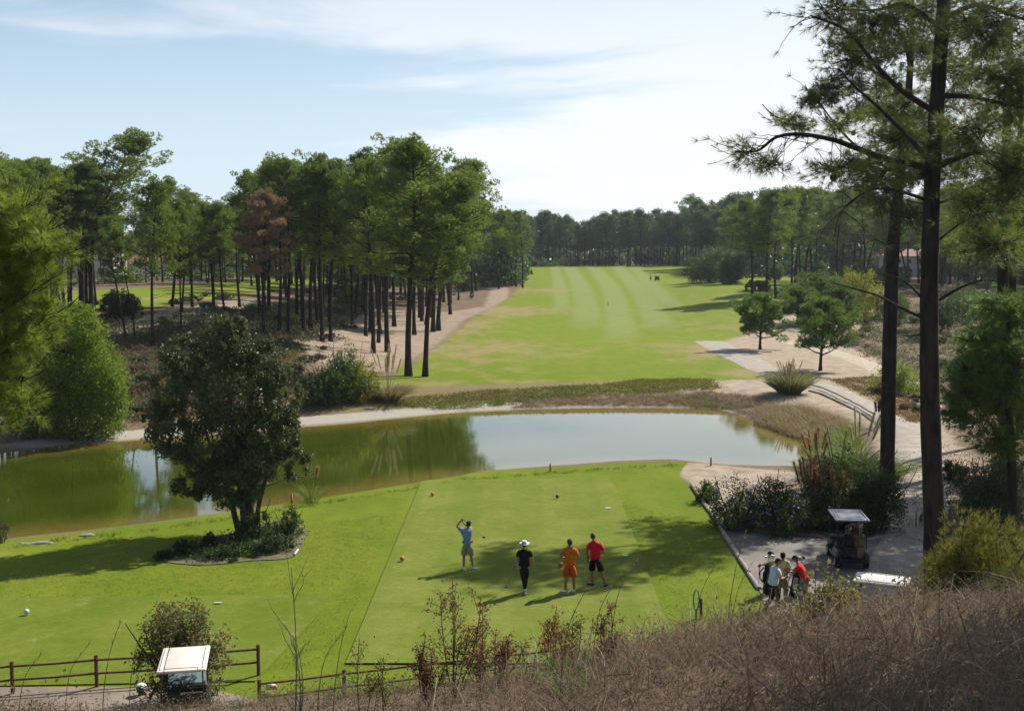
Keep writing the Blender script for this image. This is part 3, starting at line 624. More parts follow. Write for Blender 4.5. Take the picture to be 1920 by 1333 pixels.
lf_sage = leafmat('sage_leaves', (.06, .075, .03), (.14, .155, .075), .3, (.2, .22, .08), .7, .1)

# multi-stemmed dark leafy tree on the island bed
def island_tree():
    b = gv(458, 1000); S = 1 / (FPX / b[1])            # metres per photo pixel here
    lb = []
    for px, py, rx, ry in [(430, 640, 55, 55), (350, 665, 55, 45), (500, 680, 55, 55), (330, 730, 45, 60), (540, 740, 35, 55), (440, 730, 95, 80), (330, 800, 50, 55), (400, 830, 80, 65), (500, 810, 65, 60), (560, 860, 30, 42), (440, 900, 70, 42), (370, 900, 45, 32), (545, 800, 34, 40), (450, 612, 30, 32), (270, 770, 16, 14), (455, 860, 90, 45)]:
        lb.append(((px - 458) * S, rng.uniform(-.6, .6), (1000 - py) * S, rx * S * .9, rx * S * .9, ry * S * .95))
    t = thing('leafy_tree', 'tall dark leafy tree with several stems growing on the island bed by the pond', 'tree', b)
    bush(3, lb, 52000, .15, .55, .55, .75, .35, .22, per=70, sig=.12).obj('crown', lf_olive, t)
    for i, (dx, tx, ty, tz, rr) in enumerate([(-.25, -1.6, .2, 4.6, .11), (0, -.3, -.4, 5.6, .13), (.3, .35, .3, 6.4, .16), (.5, 1.7, -.2, 4.6, .09)]):
        u = np.linspace(0, 1, 8)[:, None]; P = np.array([dx * .6, .1 * i - .1, -.1]) * (1 - u) + np.array([tx, ty, tz]) * u + np.sin(u * 5 + i) * .10 * u * (1 - u) * 4 * np.array([1, .4, 0])
        m = MB().add(*tube(P, np.linspace(rr * 1.25, rr * .4, 8), 8)); r = np.random.default_rng(i)
        for k in range(5):
            f = r.uniform(.45, 1); a = P[int(f * 7)]; Q, Rr = limb(a, unit(r.normal(size=3) * np.array([1, 1, .3]) + np.array([0, 0, .6])), r.uniform(1, 2.2), .1, rr * .4, .015, r=r); m.add(*tube(Q, Rr, 4))
        m.obj('trunk', bark_l, t, smooth=True)
island_tree()
def bpt(px, py): p = gv(px, py); return p
for k, (px, py, R_, H_, lab) in enumerate([(485, 1008, 1.0, 1.6, 'dark shrub against the foot of the leafy tree on its right'), (540, 1003, .8, 1.3, 'bushy shrub at the right end of the island bed'), (522, 1034, .8, 1.1, 'low dark shrub at the front right of the island bed'), (345, 1037, .40, .65, 'small round shrub at the left end of the island bed'), (394, 1028, .35, .75, 'small upright shrub in the middle of the island bed'), (308, 1048, .45, .35, 'low spreading plant at the left tip of the island bed'), (430, 1044, 1.2, .5, 'low leafy plant in front of the leafy tree trunks')]):
    shrub('shrub', lab, 'shrub', bpt(px, py), R_, H_, lf_dark if k != 1 else lf_mid, 20 + k, 1500, .12, .45, 7, 'shrubs on the island bed')
# far bank shrubs
def wshrub(px, py, wpx, hpx, mat, lab, n=5000, size=.22, nl=12, name='shrub', cat='shrub', group=None, seed=0, kw={}, sh=.45):
    p = gv(px, py); S = p[1] / FPX; p[2] -= .1
    return shrub(name, lab, cat, p, wpx * S / 2, hpx * S, mat, seed, n, size, .45, nl, group, kw=kw)
p = gv(135, 826); S = p[1] / FPX
lbr = [((dx) * S, rng.uniform(-1, 1), dz * S, rx * S, rx * S, rz * S) for dx, dz, rx, rz in [(0, 60, 85, 60), (45, 50, 55, 50), (-60, 60, 60, 60), (20, 120, 75, 55), (50, 150, 42, 45), (-30, 140, 70, 60), (10, 190, 55, 48), (40, 215, 38, 32), (-20, 225, 45, 35), (75, 95, 30, 45), (15, 245, 28, 22)]]
shrub('leafy_tree', 'bright green feathery tree reaching down to the far bank at the left', 'tree', p, 3, 9, lf_bright, 5, 36000, .26, .30, lb=lbr, kw=dict(shell=.5, jit=.8))
wshrub(640, 752, 120, 125, lf_mid, 'dark green bush on the far bank behind the bright one', 5000, seed=31)
wshrub(665, 748, 95, 112, lf_gold, 'bright yellow green bush on the far bank left of the pampas grass', 5000, .2, seed=32)
wshrub(598, 760, 80, 90, lf_mid, 'soft green bush on the far bank next to the leafy tree', 4000, seed=33)
wshrub(228, 598, 82, 66, lf_dark, 'round dark green bush standing on the clearing in the left wood', 5000, .35, seed=34)
wshrub(660, 575, 110, 72, lf_mid, 'wide olive bush between the trunks of the left wood', 5000, .35, seed=35)
wshrub(618, 560, 60, 45, lf_sage, 'greyish bush between the trunks of the left wood', 3000, .35, seed=36)
wshrub(885, 560, 14, 16, lf_mid, 'tiny green shrub on the sand strip by the fairway', 500, .3, seed=37, nl=4)
wshrub(870, 545, 40, 22, lf_mid, 'low green bush at the far end of the sand strip', 900, .4, seed=38, nl=5)
wshrub(1330, 530, 115, 100, pine_far, 'wide dark stone pine with a domed crown touching the right fairway', 9000, .5, 16, 'stone_pine', 'pine tree', seed=39)
wshrub(1378, 532, 90, 100, pine_far, 'dark domed stone pine behind the wide one on the right', 7000, .5, 12, 'stone_pine', 'pine tree', seed=40)
wshrub(1600, 595, 125, 105, lf_gold, 'yellow green shrub with golden top at the edge of the right wood', 12000, .3, seed=41)
wshrub(1560, 560, 70, 55, lf_mid, 'green shrub left of the golden topped one', 4000, .35, seed=42)
wshrub(1680, 600, 80, 75, lf_mid, 'green shrub behind the two foreground trunks', 5000, .3, seed=43)
wshrub(1860, 640, 120, 110, lf_mid, 'broad green bush behind the bushy pine at the right edge', 6000, .3, seed=45)
wshrub(1800, 600, 110, 80, lf_mid, 'mid green bush between the large trunk and the bushy pine', 5000, .3, seed=46)
wshrub(1690, 735, 110, 75, lf_bright, 'bright green shrub between the two foreground trunks', 5000, .18, seed=47)
wshrub(1750, 620, 90, 95, lf_dark, 'dark shrub behind the right foreground trunk', 5000, .3, seed=44)
for k, (px, py, wp, hp) in enumerate([(1015, 500, 60, 22), (1060, 499, 55, 20), (1100, 498, 60, 18), (1150, 497, 50, 14), (1250, 496, 40, 12), (1420, 545, 50, 30), (1480, 560, 50, 26), (1530, 560, 50, 28)]):
    wshrub(px, py, wp, hp, lf_mid, 'dark undergrowth bush at the foot of the far trees', 1500, .6, 8, group='undergrowth bushes under the far trees', seed=60 + k)
# scrub on the left bank and in the heath on the right
proto = [shrub('scrub_bush', 'x', 'scrub bush', (0, 0, -50), .9, .8, m, 80 + k, 900, .16, .35, 6, 'scrub') for k, m in enumerate([lf_brown, lf_sage, lf_mid, lf_brown])]
def scatter(pts, label, group, smin=.6, smax=1.5, pick=None):
    for q in pts:
        s = r.uniform(smin, smax); k = r.integers(len(proto)) if pick is None else pick[r.integers(len(pick))]
        dup(proto[k], (q[0], q[1], q[2] - .05), r.uniform(0, 6.28), label, group, (s * r.uniform(.9, 1.4), s * r.uniform(.9, 1.4), s * r.uniform(.7, 1.1)))
def inpoly(px_poly, n, rr=r):
    P = np.array(px_poly, float); out = []
    while len(out) < n:
        a, b = rr.uniform(P[:, 0].min(), P[:, 0].max()), rr.uniform(P[:, 1].min(), P[:, 1].max())
        if pdist(np.array([a]), np.array([b]), P)[0] < 0: out.append(gv(a, b))
    return out
scatter(inpoly([(215, 790), (215, 650), (300, 640), (300, 780)], 26), 'dry brown scrub on the left bank between bright tree and leafy tree', 'scrub on the left bank', .7, 1.6, [0, 0, 3, 1])
scatter(inpoly([(220, 650), (300, 600), (480, 590), (560, 640), (560, 700), (300, 650)], 40), 'low scrub under the pines of the left wood', 'scrub under the left pines', .7, 1.6, [0, 1, 2, 3])
scatter(inpoly([(560, 700), (560, 650), (640, 560), (700, 545), (860, 540), (860, 560), (700, 580), (620, 660)], 26), 'low bush among the trunks behind the bare sand', 'scrub behind the bare sand', .7, 1.5, [1, 2, 2])
scatter(inpoly([(1590, 650), (1600, 600), (1740, 590), (1900, 600), (1900, 700), (1760, 710), (1700, 660)], 46), 'low heath bush right of the small round pines', 'heath bushes on the right', .8, 1.8, [0, 1, 1, 2])
scatter(inpoly([(1600, 740), (1650, 720), (1740, 740), (1760, 800), (1700, 770)], 14), 'low heath bush in the reddish bed beside the path', 'heath bushes beside the path', .5, 1.0, [0, 1, 3])
scatter(inpoly([(300, 560), (520, 545), (620, 540), (600, 600), (420, 610)], 26), 'low green bush among trunks at the edge of the clearing', 'bushes at the clearing', .9, 1.9, [1, 2, 2])
for q in proto:
    for c in list(q.children): bpy.data.objects.remove(c)
    bpy.data.objects.remove(q)

for i, (x, y, hh) in enumerate([(27, 56, 19), (33, 64, 21), (37, 52, 18), (12.5, 13, 15.5), (20, 24, 17)]):
    z = Hs(x, y) - .2; PV[(1, 2, 5, 2, 0, 2, 0)[i]].put('pine_tree', 'tall pine standing just right of the frame above the slope and path', 'pine tree', (x, y, z), i * 1.3, (hh / 20 * 1.25, hh / 20 * 1.25, hh / 20), 'pines just right of the frame')
# small round pines beside the path
def young(px, py, top, wpx, lab, seed, lean=.0):
    p = gv(px, py); S = p[1] / FPX; Ht = (py - top) * S; W = wpx * S / 2 * 1.28
    T, L, C = pine(seed, Ht=Ht, cb=.22, cw=W * .92, nl=32, bend=.12, lean=lean, puff=.62, tufts=70, K=7, nlen=.26, nw=.05, trunk_r=.16, stubs=3, up=.3, shape=.42, ccount=3)
    t = thing('young_pine', lab, 'pine tree', p, 0, 'young round pines beside the path')
    T.obj('trunk', bark, t, smooth=True); L.obj('limbs', bark, t)['kind'] = 'stuff'; C.obj('crown', pine_young, t)['kind'] = 'stuff'
young(1425, 655, 562, 98, 'small round pine whose shadow lies across the end of the path', 201)
young(1496, 610, 545, 70, 'small round pine behind the other two, left of centre', 202)
young(1538, 695, 568, 112, 'small round pine nearest the pond with a leaning trunk', 203, .06)
young(1535, 605, 522, 95, 'larger rounded pine behind the front small pine', 204)
young(1572, 618, 540, 60, 'narrow young pine rising behind the front small pine', 205)

# ---------------------------------------------------------------- wooded masses beyond the trees one can tell apart, undergrowth
def mass(name, label, x0, x1, y0, y1, n, h, size, leafn, mat, seed, cat='woodland'):
    r = np.random.default_rng(seed); lb = []
    for i in range(n):
        y = r.uniform(y0, y1); x = (r.uniform(x0, x1) - 960) / FPX * y; hh = h * r.uniform(.6, 1.1); rr = h * r.uniform(.25, .5)
        z = Hs(x, y); lb += [(x, y, z + hh * .45, rr, rr, hh * .5)]
    m = MB(); L = np.array(lb)
    for l in L:
        o = rand_ball(leafn, r, .6); P = o * l[3:] + l[:3]; leaves(m, P, unit(o) + np.array([0, 0, .3]), size, .6, np.clip(r.uniform(.2, .7) + r.normal(size=leafn) * .12, 0, 1), r)
    return tag(m.obj(name, mat), label, cat, kind='stuff')
mass('distant_woodland', 'dark wooded mass beyond the left clearing', -250, 980, 270, 330, 110, 13, 1.3, 300, pine_far, 1)
mass('distant_woodland', 'hazy wooded mass behind the far end of the fairway', 880, 1420, 480, 560, 90, 15, 2.0, 220, pine_far, 2)
mass('distant_woodland', 'wooded mass behind the right wood', 1330, 2400, 335, 430, 130, 16, 1.6, 300, pine_far, 3)
mass('distant_woodland', 'low thicket along the back of the right wood', 1440, 2300, 245, 300, 90, 5, .8, 260, lf_mid, 4)
def cover(name, label, polys, n, k, size, hgt, mat, seed, bl=0, blen=.4, world=False, spread=.35):
    """ground cover: n little clumps of k leaves and bl blades inside pixel polygons"""
    r = np.random.default_rng(seed); m = MB(); W = [pa(p) if not world else np.array(p) for p in polys]; A = np.array([abs(np.sum(p[:, 0] * np.roll(p[:, 1], -1) - p[:, 1] * np.roll(p[:, 0], -1))) / 2 for p in W]); A = A / A.sum()
    for p, a in zip(W, A):
        q = r.uniform(p.min(0), p.max(0), (int(n * a * 4) + 50, 2)); q = q[pdist(q[:, 0], q[:, 1], p) < 0][:int(n * a) + 1]
        if not len(q): continue
        z = H(q[:, 0], q[:, 1]); c = np.column_stack([q, z]); s = r.uniform(.4, 1.4, len(c)); tt = r.uniform(.1, .9, len(c))
        if k:
            C = np.repeat(c, k, 0) + np.abs(r.normal(size=(len(c) * k, 3))) * np.array([0, 0, hgt]) * np.repeat(s, k)[:, None] + r.normal(size=(len(c) * k, 3)) * np.array([spread, spread, 0]) * np.repeat(s, k)[:, None]
            leaves(m, C, np.array([0, 0, 1.0]) + r.normal(size=C.shape) * .6, size, .55, np.clip(np.repeat(tt, k) + r.normal(size=len(C)) * .1, 0, 1), r)
        if bl:
            C = np.repeat(c, bl, 0) + r.normal(size=(len(c) * bl, 3)) * np.array([spread * .6, spread * .6, 0]); D = r.normal(size=C.shape) * .35 + np.array([0, 0, 1])
            blades(m, C, D, np.repeat(s, bl) * blen * r.uniform(.6, 1.2, len(C)), size * .22, .5, np.clip(np.repeat(tt, bl), 0, 1), r, 2)
    return tag(m.obj(name, mat), label, 'plants', kind='stuff')
gc_mix = leafmat('succulent_ground_cover', (.10, .12, .02), (.28, .28, .05), .25, (.3, .3, .05), .6, 0, edge=(.26, .10, .04))
gc_red = leafmat('reddish_ground_cover', (.14, .085, .035), (.26, .19, .06), .25, (.3, .2, .05), .6, 0, edge=(.28, .09, .05))
gc_pink = leafmat('dry_pink_grass', (.22, .15, .10), (.40, .31, .21), .3, (.4, .3, .2), .7, 0)
straw = leafmat('straw_grass', (.20, .15, .08), (.38, .31, .16), .35, (.45, .36, .18), .7, 0)
reed_green = leafmat('green_reeds', (.05, .09, .02), (.15, .21, .04), .4, (.28, .36, .05), .5, 0)
cover('undergrowth', 'mixed scrub covering the floor of the left wood', [[(-60, 640), (-60, 605), (130, 605), (300, 602), (480, 580), (640, 550), (720, 560), (620, 620), (560, 650), (560, 740), (215, 800), (120, 780)]], 2600, 16, .26, .30, lf_sage, 11, 6, .7, spread=.6)
cover('undergrowth', 'brown dry scrub covering the left bank', [[(215, 800), (215, 640), (480, 600), (560, 650), (570, 750), (300, 790)]], 1500, 14, .2, .26, lf_brown, 12, 8, .7, spread=.5)
cover('undergrowth', 'heath plants covering the ground right of the path', [[(1600, 660), (1590, 600), (1700, 570), (2050, 560), (2050, 760), (1800, 780), (1750, 720)]], 2200, 14, .24, .25, lf_sage, 13, 5, .5, spread=.5)
cover('ground_cover', 'yellow green succulent mat along the far bank of the pond', [[(735, 762), (760, 745), (900, 733), (1130, 722), (1200, 712), (1330, 712), (1345, 728), (1130, 742), (980, 756), (820, 768)], [(1180, 752), (1330, 742), (1440, 758), (1420, 764), (1250, 756)]], 2100, 20, .13, .07, gc_mix, 14, spread=.3)
cover('dry_grass', 'pinkish dry grass at the far waterline', [[(960, 766), (1000, 752), (1150, 744), (1330, 735), (1440, 745), (1500, 790), (1440, 795), (1370, 768), (1280, 761), (1100, 760)]], 1500, 0, .12, .1, gc_pink, 15, 16, .35, spread=.3)
cover('ground_cover', 'reddish succulent bed beside the path behind the near trunk', [[(1556, 712), (1650, 705), (1740, 735), (1770, 780), (1700, 795), (1640, 750)]], 1100, 22, .11, .05, gc_red, 16, spread=.3)
cover('reeds', 'brown and green reeds standing in the right end of the pond', [[(1425, 800), (1430, 770), (1500, 768), (1570, 790), (1600, 830), (1570, 862), (1520, 830)]], 1000, 0, .13, .1, straw, 17, 26, .8, spread=.35)
cover('reeds', 'green reeds at the right corner of the pond', [[(1530, 840), (1590, 815), (1610, 850), (1560, 880)]], 420, 0, .16, .1, reed_green, 18, 26, 1.1, spread=.35)
cover('grass_fringe', 'ragged grass along the near edge of the pond', [[(0, 1023), (200, 1001), (430, 969), (560, 949), (780, 913), (860, 899), (960, 891), (1150, 877), (1280, 870), (1280, 873), (1150, 881), (960, 895), (860, 903), (780, 917), (560, 954), (430, 975), (200, 1009), (0, 1032)]], 1500, 0, .10, .1, leafmat('rough_grass', (.09, .13, .012), (.18, .22, .03), .3, (.25, .32, .04), .6, 0), 19, 9, .16, spread=.18)

cover('bed_plants', 'low dark leafy plants filling the island bed under the tree', [[(320, 1045), (350, 1028), (430, 1010), (520, 985), (555, 995), (545, 1035), (470, 1046), (380, 1055)]], 420, 22, .10, .12, lf_dark, 21, spread=.22)
cover('fallen_leaves', 'scattered twigs and tufts around the parking area and path edge', [[(1640, 1010), (1640, 870), (1760, 830), (1900, 880), (1900, 1000), (1760, 1050)]], 700, 8, .09, .03, lf_brown, 22, 3, .2, spread=.3)
cover('undergrowth', 'green undergrowth behind the trees at the back of the left clearing', [[(130, 533), (480, 515), (640, 500), (900, 515), (880, 545), (640, 525), (480, 522), (130, 538)]], 700, 20, .8, 1.1, lf_mid, 23, spread=1.0)

cover('lawn_tufts', 'short uneven grass tufts on the lawn around the tees', [[(-17, 30.6), (-5, 31.2), (4.8, 31.5), (9, 32), (11.8, 38), (9.5, 46), (4.9, 52), (4.9, 31.6), (-5, 31.6), (-5, 50), (-18, 42)]], 11000, 0, .05, .1, bpy.data.materials['rough_grass'], 41, 5, .05, world=True, spread=.12)
# ---------------------------------------------------------------- big pines in the right foreground
def spath(pts, Y, k=5): return catmull(np.array([at(a, b, Y + (c if c is not None else 0)) for a, b, c in pts]), k, False)
def hero(name_lab, trunk_px, Y, rad, branches, cones, clouds, mat, needle, seed, tuft_gap=.30, group=None, barkm=None, perspray=0, twr=1.0):
    """a pine whose trunk and main branches are each modelled; clouds = ellipsoids of boughs filled with needle tufts"""
    r = np.random.default_rng(seed); b0 = at(trunk_px[0][0], trunk_px[0][1], Y); base = np.array([b0[0], b0[1], Hs(b0[0], b0[1]) - .2])
    t = thing('pine_tree', name_lab, 'pine tree', base, 0, group)
    P = np.array([at(a, b, Y) for a, b in trunk_px]); P[0] = base; P = catmull(P, 5, False); TR = np.interp(np.linspace(0, 1, len(P)), np.linspace(0, 1, len(rad)), rad)
    P_l = P - base; m = MB().add(*tube(P_l, TR * (1 + .03 * np.sin(np.arange(len(P)) * 2.1)), 14)); m.obj('trunk', barkm or bark, t, smooth=True)
    C, D, Tn = [], [], []
    tw = MB()
    for pts, r0, leafy in branches:
        B = spath(pts, Y) - base; u = np.linspace(0, 1, len(B))
        MB().add(*tube(B, r0 * (1 - .75 * u), 6)).obj('branch', barkm or bark, t, smooth=True)
        if not leafy: continue
        L = np.linalg.norm(B[-1] - B[0])
        for s in np.linspace(leafy[0], 1, max(4, int(L * leafy[1]))):
            a = np.array([np.interp(s, u, B[:, j]) for j in range(3)]); dirB = unit(B[-1] - B[0])
            d = unit(dirB * .7 + r.normal(size=3) * .75 + np.array([0, 0, leafy[2]])); Q, Rr = limb(a, d, r.uniform(.5, 1.5) * (.4 + .6 * twr), leafy[2] * .6, .018 * twr, .007 * twr, n=6, r=r, wig=.05); tw.add(*tube(Q, Rr, 3))
            for q in (Q[-1], Q[3], Q[4]) if r.random() < .6 else (Q[-1],): C.append(q); D.append(unit(Q[-1] - Q[-2]) * 1.0 + r.normal(size=3) * .3); Tn.append(r.uniform(.2, .9))
    for px, py, dy, rx, rz, n in clouds:
        c0 = at(px, py, Y + dy) - base; S = (Y + dy) / FPX
        # sprays: each a twig that leaves the inside of the bough and ends in tufts
        for i in range(int(n * (1.35 if seed == 301 and px > 1640 else 1))):
            o = rand_ball(1, r, .15)[0]; e = c0 + o * np.array([rx * S, max(rx * S * .8, .8), rz * S]); s = e - unit(o + np.array([np.sign(o[0]) * .5, 0, -.3])) * r.uniform(.5, 1.3)
            uu = np.linspace(0, 1, 5)[:, None]; Q = s * (1 - uu) + e * uu + np.array([0, 0, -.12]) * np.sin(uu * 3.1) + r.normal(size=3) * .08 * uu; tw.add(*tube(Q, np.linspace(.013, .004, 5) * twr, 3))
            for q in range(r.integers(2, 5) + perspray): f = r.uniform(.45, 1.0) if q else 1.0; C.append(s * (1 - f) + e * f + r.normal(size=3) * .10 * (q > 0)); D.append(unit(e - s) + np.array([0, 0, .35])); Tn.append(r.uniform(.1, .9))
    tw.obj('twigs', barkm or bark, t)['kind'] = 'stuff'
    nm = MB(); K, nl, nw, sp_ = needle; needles(nm, np.array(C), np.array(D), K, nl, nw, sp_, np.array(Tn), r, .25); nm.obj('needles', mat, t)['kind'] = 'stuff'
    cm = MB()
    for i, (px, py, dy) in enumerate(cones):
        c = at(px, py, Y + dy) - base; th = np.linspace(0, 1, 9); R_ = .11 * np.sin(np.pi * (th * .82 + .12)) ** .8
        MB().add(*tubec(c + np.array([[0, 0, -.11]]) * 1 + th[:, None] * np.array([[0.03, 0, .24]]), R_ * (1 + .10 * (np.arange(9) % 2)), 9)).obj('pine_cone', simple_cone, t, smooth=False)
    return t
simple_cone = simple('pine_cone', (.06, .04, .03), .8, (.03, .02, .015), 30)
brs = [([(1748, 322, 0), (1700, 305, -.6), (1655, 296, -1.2), (1600, 276, -1.6), (1560, 262, -2), (1500, 252, -2.2), (1455, 258, -2.2), (1420, 283, -2.3), (1378, 284, -2.5)], .12, (.45, 3.4, -.25)),
       ([(1742, 300, 0), (1700, 255, .5), (1650, 205, .8), (1600, 160, 1), (1574, 130, 1.2)], .09, (.5, 3.2, .1)),
       ([(1752, 210, 0), (1690, 170, -1), (1640, 120, -1.6), (1590, 60, -2), (1520, 30, -2.4)], .10, (.35, 3.6, .0)),
       ([(1770, 60, 0), (1700, 10, 1), (1640, 20, 1.5), (1560, 18, 2)], .09, (.2, 4, .0)),
       ([(1762, 180, 0), (1820, 182, -1), (1880, 195, -2), (1960, 210, -3)], .11, (.3, 3.4, .05)),
       ([(1758, 312, 0), (1810, 292, -1), (1860, 285, -1.5), (1930, 310, -2.2)], .10, (.35, 3.4, .0)),
       ([(1765, 40, 0), (1830, 10, -1), (1900, 30, -2), (1980, 60, -3)], .10, (.2, 3.4, .1)),
       ([(1735, 375, 0), (1690, 360, -1), (1640, 355, -1.6), (1600, 375, -2), (1575, 400, -2.3)], .06, (.3, 3.4, -.2)),
       ([(1738, 384, 0), (1710, 378, .8), (1690, 371, 1.4)], .035, None),
       ([(1728, 595, 0), (1690, 578, -.6), (1650, 556, -1.2), (1600, 541, -1.7), (1562, 531, -2.1)], .055, None),
       ([(1730, 560, 0), (1700, 530, .5), (1670, 517, 1), (1652, 512, 1.2)], .045, None),
       ([(1762, 562, 0), (1800, 540, -.5), (1840, 526, -1), (1875, 528, -1.3)], .055, None),
       ([(1726, 628, 0), (1700, 630, -.4), (1678, 631, -.8)], .03, None),
       ([(1725, 744, 0), (1690, 742, -.4), (1655, 732, -.9)], .02, None),
       ([(1755, 384, 0), (1790, 370, -.6), (1830, 350, -1), (1880, 380, -2)], .05, (.3, 3.0, -.2)),
       ([(1760, 450, 0), (1800, 420, -.6), (1840, 400, -1), (1870, 395, -1.3)], .04, (.3, 3.0, .1))]
clouds1 = [(1560, 25, -2, 60, 45, 40), (1650, 50, -1, 90, 60, 80), (1740, 40, 2, 100, 70, 90), (1850, 60, -2, 110, 80, 130), (1900, 170, -2, 80, 80, 100), (1800, 150, 2.5, 90, 70, 80), (1820, 260, -1, 90, 60, 90), (1900, 330, -2, 70, 80, 90),
           (1690, 270, 2, 70, 45, 50), (1640, 330, -1, 70, 50, 55), (1830, 390, -1, 90, 60, 75), (1680, 210, 2.5, 80, 50, 55), (1470, 228, -2, 30, 24, 14), (1570, 235, 1.0, 50, 28, 28), (1440, 310, -2.3, 50, 18, 20), (1390, 290, -2.5, 24, 28, 10), (1560, 320, -2.0, 70, 28, 30), (1610, 310, -1.5, 50, 40, 30), (1860, 470, -1, 70, 50, 55),
           (1700, -120, 0, 170, 110, 150), (1860, -100, 0, 170, 120, 150), (1760, -250, 0, 150, 90, 90), (1980, 80, -2, 110, 150, 90), (1990, 300, -2, 90, 120, 60)]
hero('large dark foreground pine with a bare dead limb, right of the slimmer foreground trunk', [(1752, 1090), (1752, 985), (1745, 800), (1742, 600), (1745, 430), (1750, 300), (1760, 150), (1770, 0), (1778, -160), (1780, -330)], 38.0, [.38, .34, .32, .29, .27, .25, .23, .21, .16, .06],
     brs, [(1636, 44, -1), (1612, 42, -1), (1562, 333, -2), (1662, 357, -1), (1727, 330, 0), (1910, 170, -2), (1912, 190, -2), (1880, 180, -2), (1685, 162, 0), (1840, 452, -.5)], clouds1, pine_near, (17, .34, .013, 1.0), 301)
brs2 = [([(1690, 330, 0), (1640, 300, 0), (1580, 250, 0), (1520, 170, 0)], .10, (.3, 2, .1)), ([(1700, 200, 0), (1660, 150, 0), (1600, 115, .5), (1560, 120, 1)], .10, (.3, 2, .1)), ([(1700, 240, 0), (1750, 200, 0), (1790, 160, .5)], .09, (.3, 2, .1)), ([(1705, 120, 0), (1690, 60, 0), (1650, 20, 0)], .09, (.2, 2, .1)), ([(1675, 470, 0), (1640, 450, .5), (1610, 470, 1)], .04, None)]
clouds2 = [(1600, 125, 0, 55, 42, 75), (1560, 170, 0, 45, 28, 50), (1640, 90, 0, 55, 40, 60), (1700, 90, 0, 65, 45, 60), (1720, 330, -2, 70, 45, 80), (1655, 350, -3, 60, 40, 60), (1745, 250, -2, 75, 45, 90), (1700, 410, -2, 55, 30, 45), (1790, 300, 0, 60, 45, 70), (1700, 270, 4, 80, 45, 90), (1680, 230, -4, 60, 40, 70), (1660, 170, 1, 70, 35, 100), (1750, 110, 0, 60, 45, 90), (1530, 185, .5, 40, 22, 50), (1620, 215, 0, 60, 22, 60), (1760, 200, 1, 50, 35, 60), (1700, 10, 0, 60, 35, 25), (1720, 300, 1, 55, 35, 50), (1500, 240, 1, 40, 20, 26), (1580, 90, 0, 45, 30, 50), (1650, 380, 1, 60, 30, 40)]
hero('slimmer dark foreground pine standing left of the large one beside the path', [(1663, 912), (1664, 860), (1668, 640), (1674, 480), (1685, 350), (1700, 220), (1708, 100), (1712, 0)], 56.0, [.40, .35, .33, .30, .24, .19, .13, .06],
     brs2, [(1600, 250, 0)], clouds2, leafmat('foreground_crown_needles', (.022, .045, .012), (.07, .11, .025), .28, (.16, .22, .05), vary=.1), (16, .34, .024, 1.1), 302)
hero('dark pine at the right edge behind the shrubs, its crown cut by the frame', [(1884, 880), (1882, 700), (1880, 500), (1884, 340), (1890, 180), (1895, 40)], 62.0, [.30, .28, .26, .24, .2, .1],
     [([(1880, 420, 0), (1850, 400, 0), (1810, 410, 0)], .05, (.3, 2, .1)), ([(1882, 520, 0), (1910, 500, 0), (1940, 470, 0)], .05, (.3, 2, .1))], [], [(1880, 120, 0, 90, 70, 150), (1900, 230, 0, 80, 60, 120), (1840, 330, 0, 60, 50, 80), (1930, 380, 0, 60, 60, 80), (1860, 450, 0, 60, 40, 60), (1800, 460, 0, 45, 30, 40)], pine_leaf, (14, .34, .03, 1.1), 303)
hero('second dark trunk at the right edge, leaning, behind the shrubs', [(1912, 900), (1905, 700), (1898, 560), (1905, 400), (1915, 200)], 70.0, [.26, .24, .22, .2, .1], [([(1900, 480, 0), (1870, 455, 0), (1840, 465, 0)], .04, (.3, 2, .1))], [], [(1940, 250, 0, 80, 60, 100), (1900, 420, 0, 40, 40, 50), (1950, 470, 0, 40, 50, 50)], pine_leaf, (12, .34, .035, 1.1), 304)
# bushy pine boughs hanging into the right edge, nearer
hero('bushy low pine at the right edge with boughs down to the ground', [(1900, 1000), (1898, 900), (1893, 780), (1890, 640), (1895, 560)], 44.0, [.20, .18, .15, .1, .04],
     [([(1895, 760, 0), (1850, 740, 0), (1800, 735, -1)], .05, (.2, 3, .1)), ([(1893, 680, 0), (1850, 640, 0), (1810, 640, -1)], .05, (.2, 3, .2))], [], [(1850, 760, 0, 95, 75, 230), (1810, 720, 0, 50, 50, 80), (1900, 700, -1, 80, 90, 230), (1850, 650, 0, 70, 45, 110), (1910, 600, 0, 60, 55, 110), (1830, 700, -1, 55, 40, 80), (1880, 830, 0, 70, 35, 90), (1790, 780, 0, 40, 25, 40), (1870, 570, 0, 60, 30, 60), (1950, 760, 0, 60, 80, 90)], pine_young, (16, .30, .020, 1.1), 305)
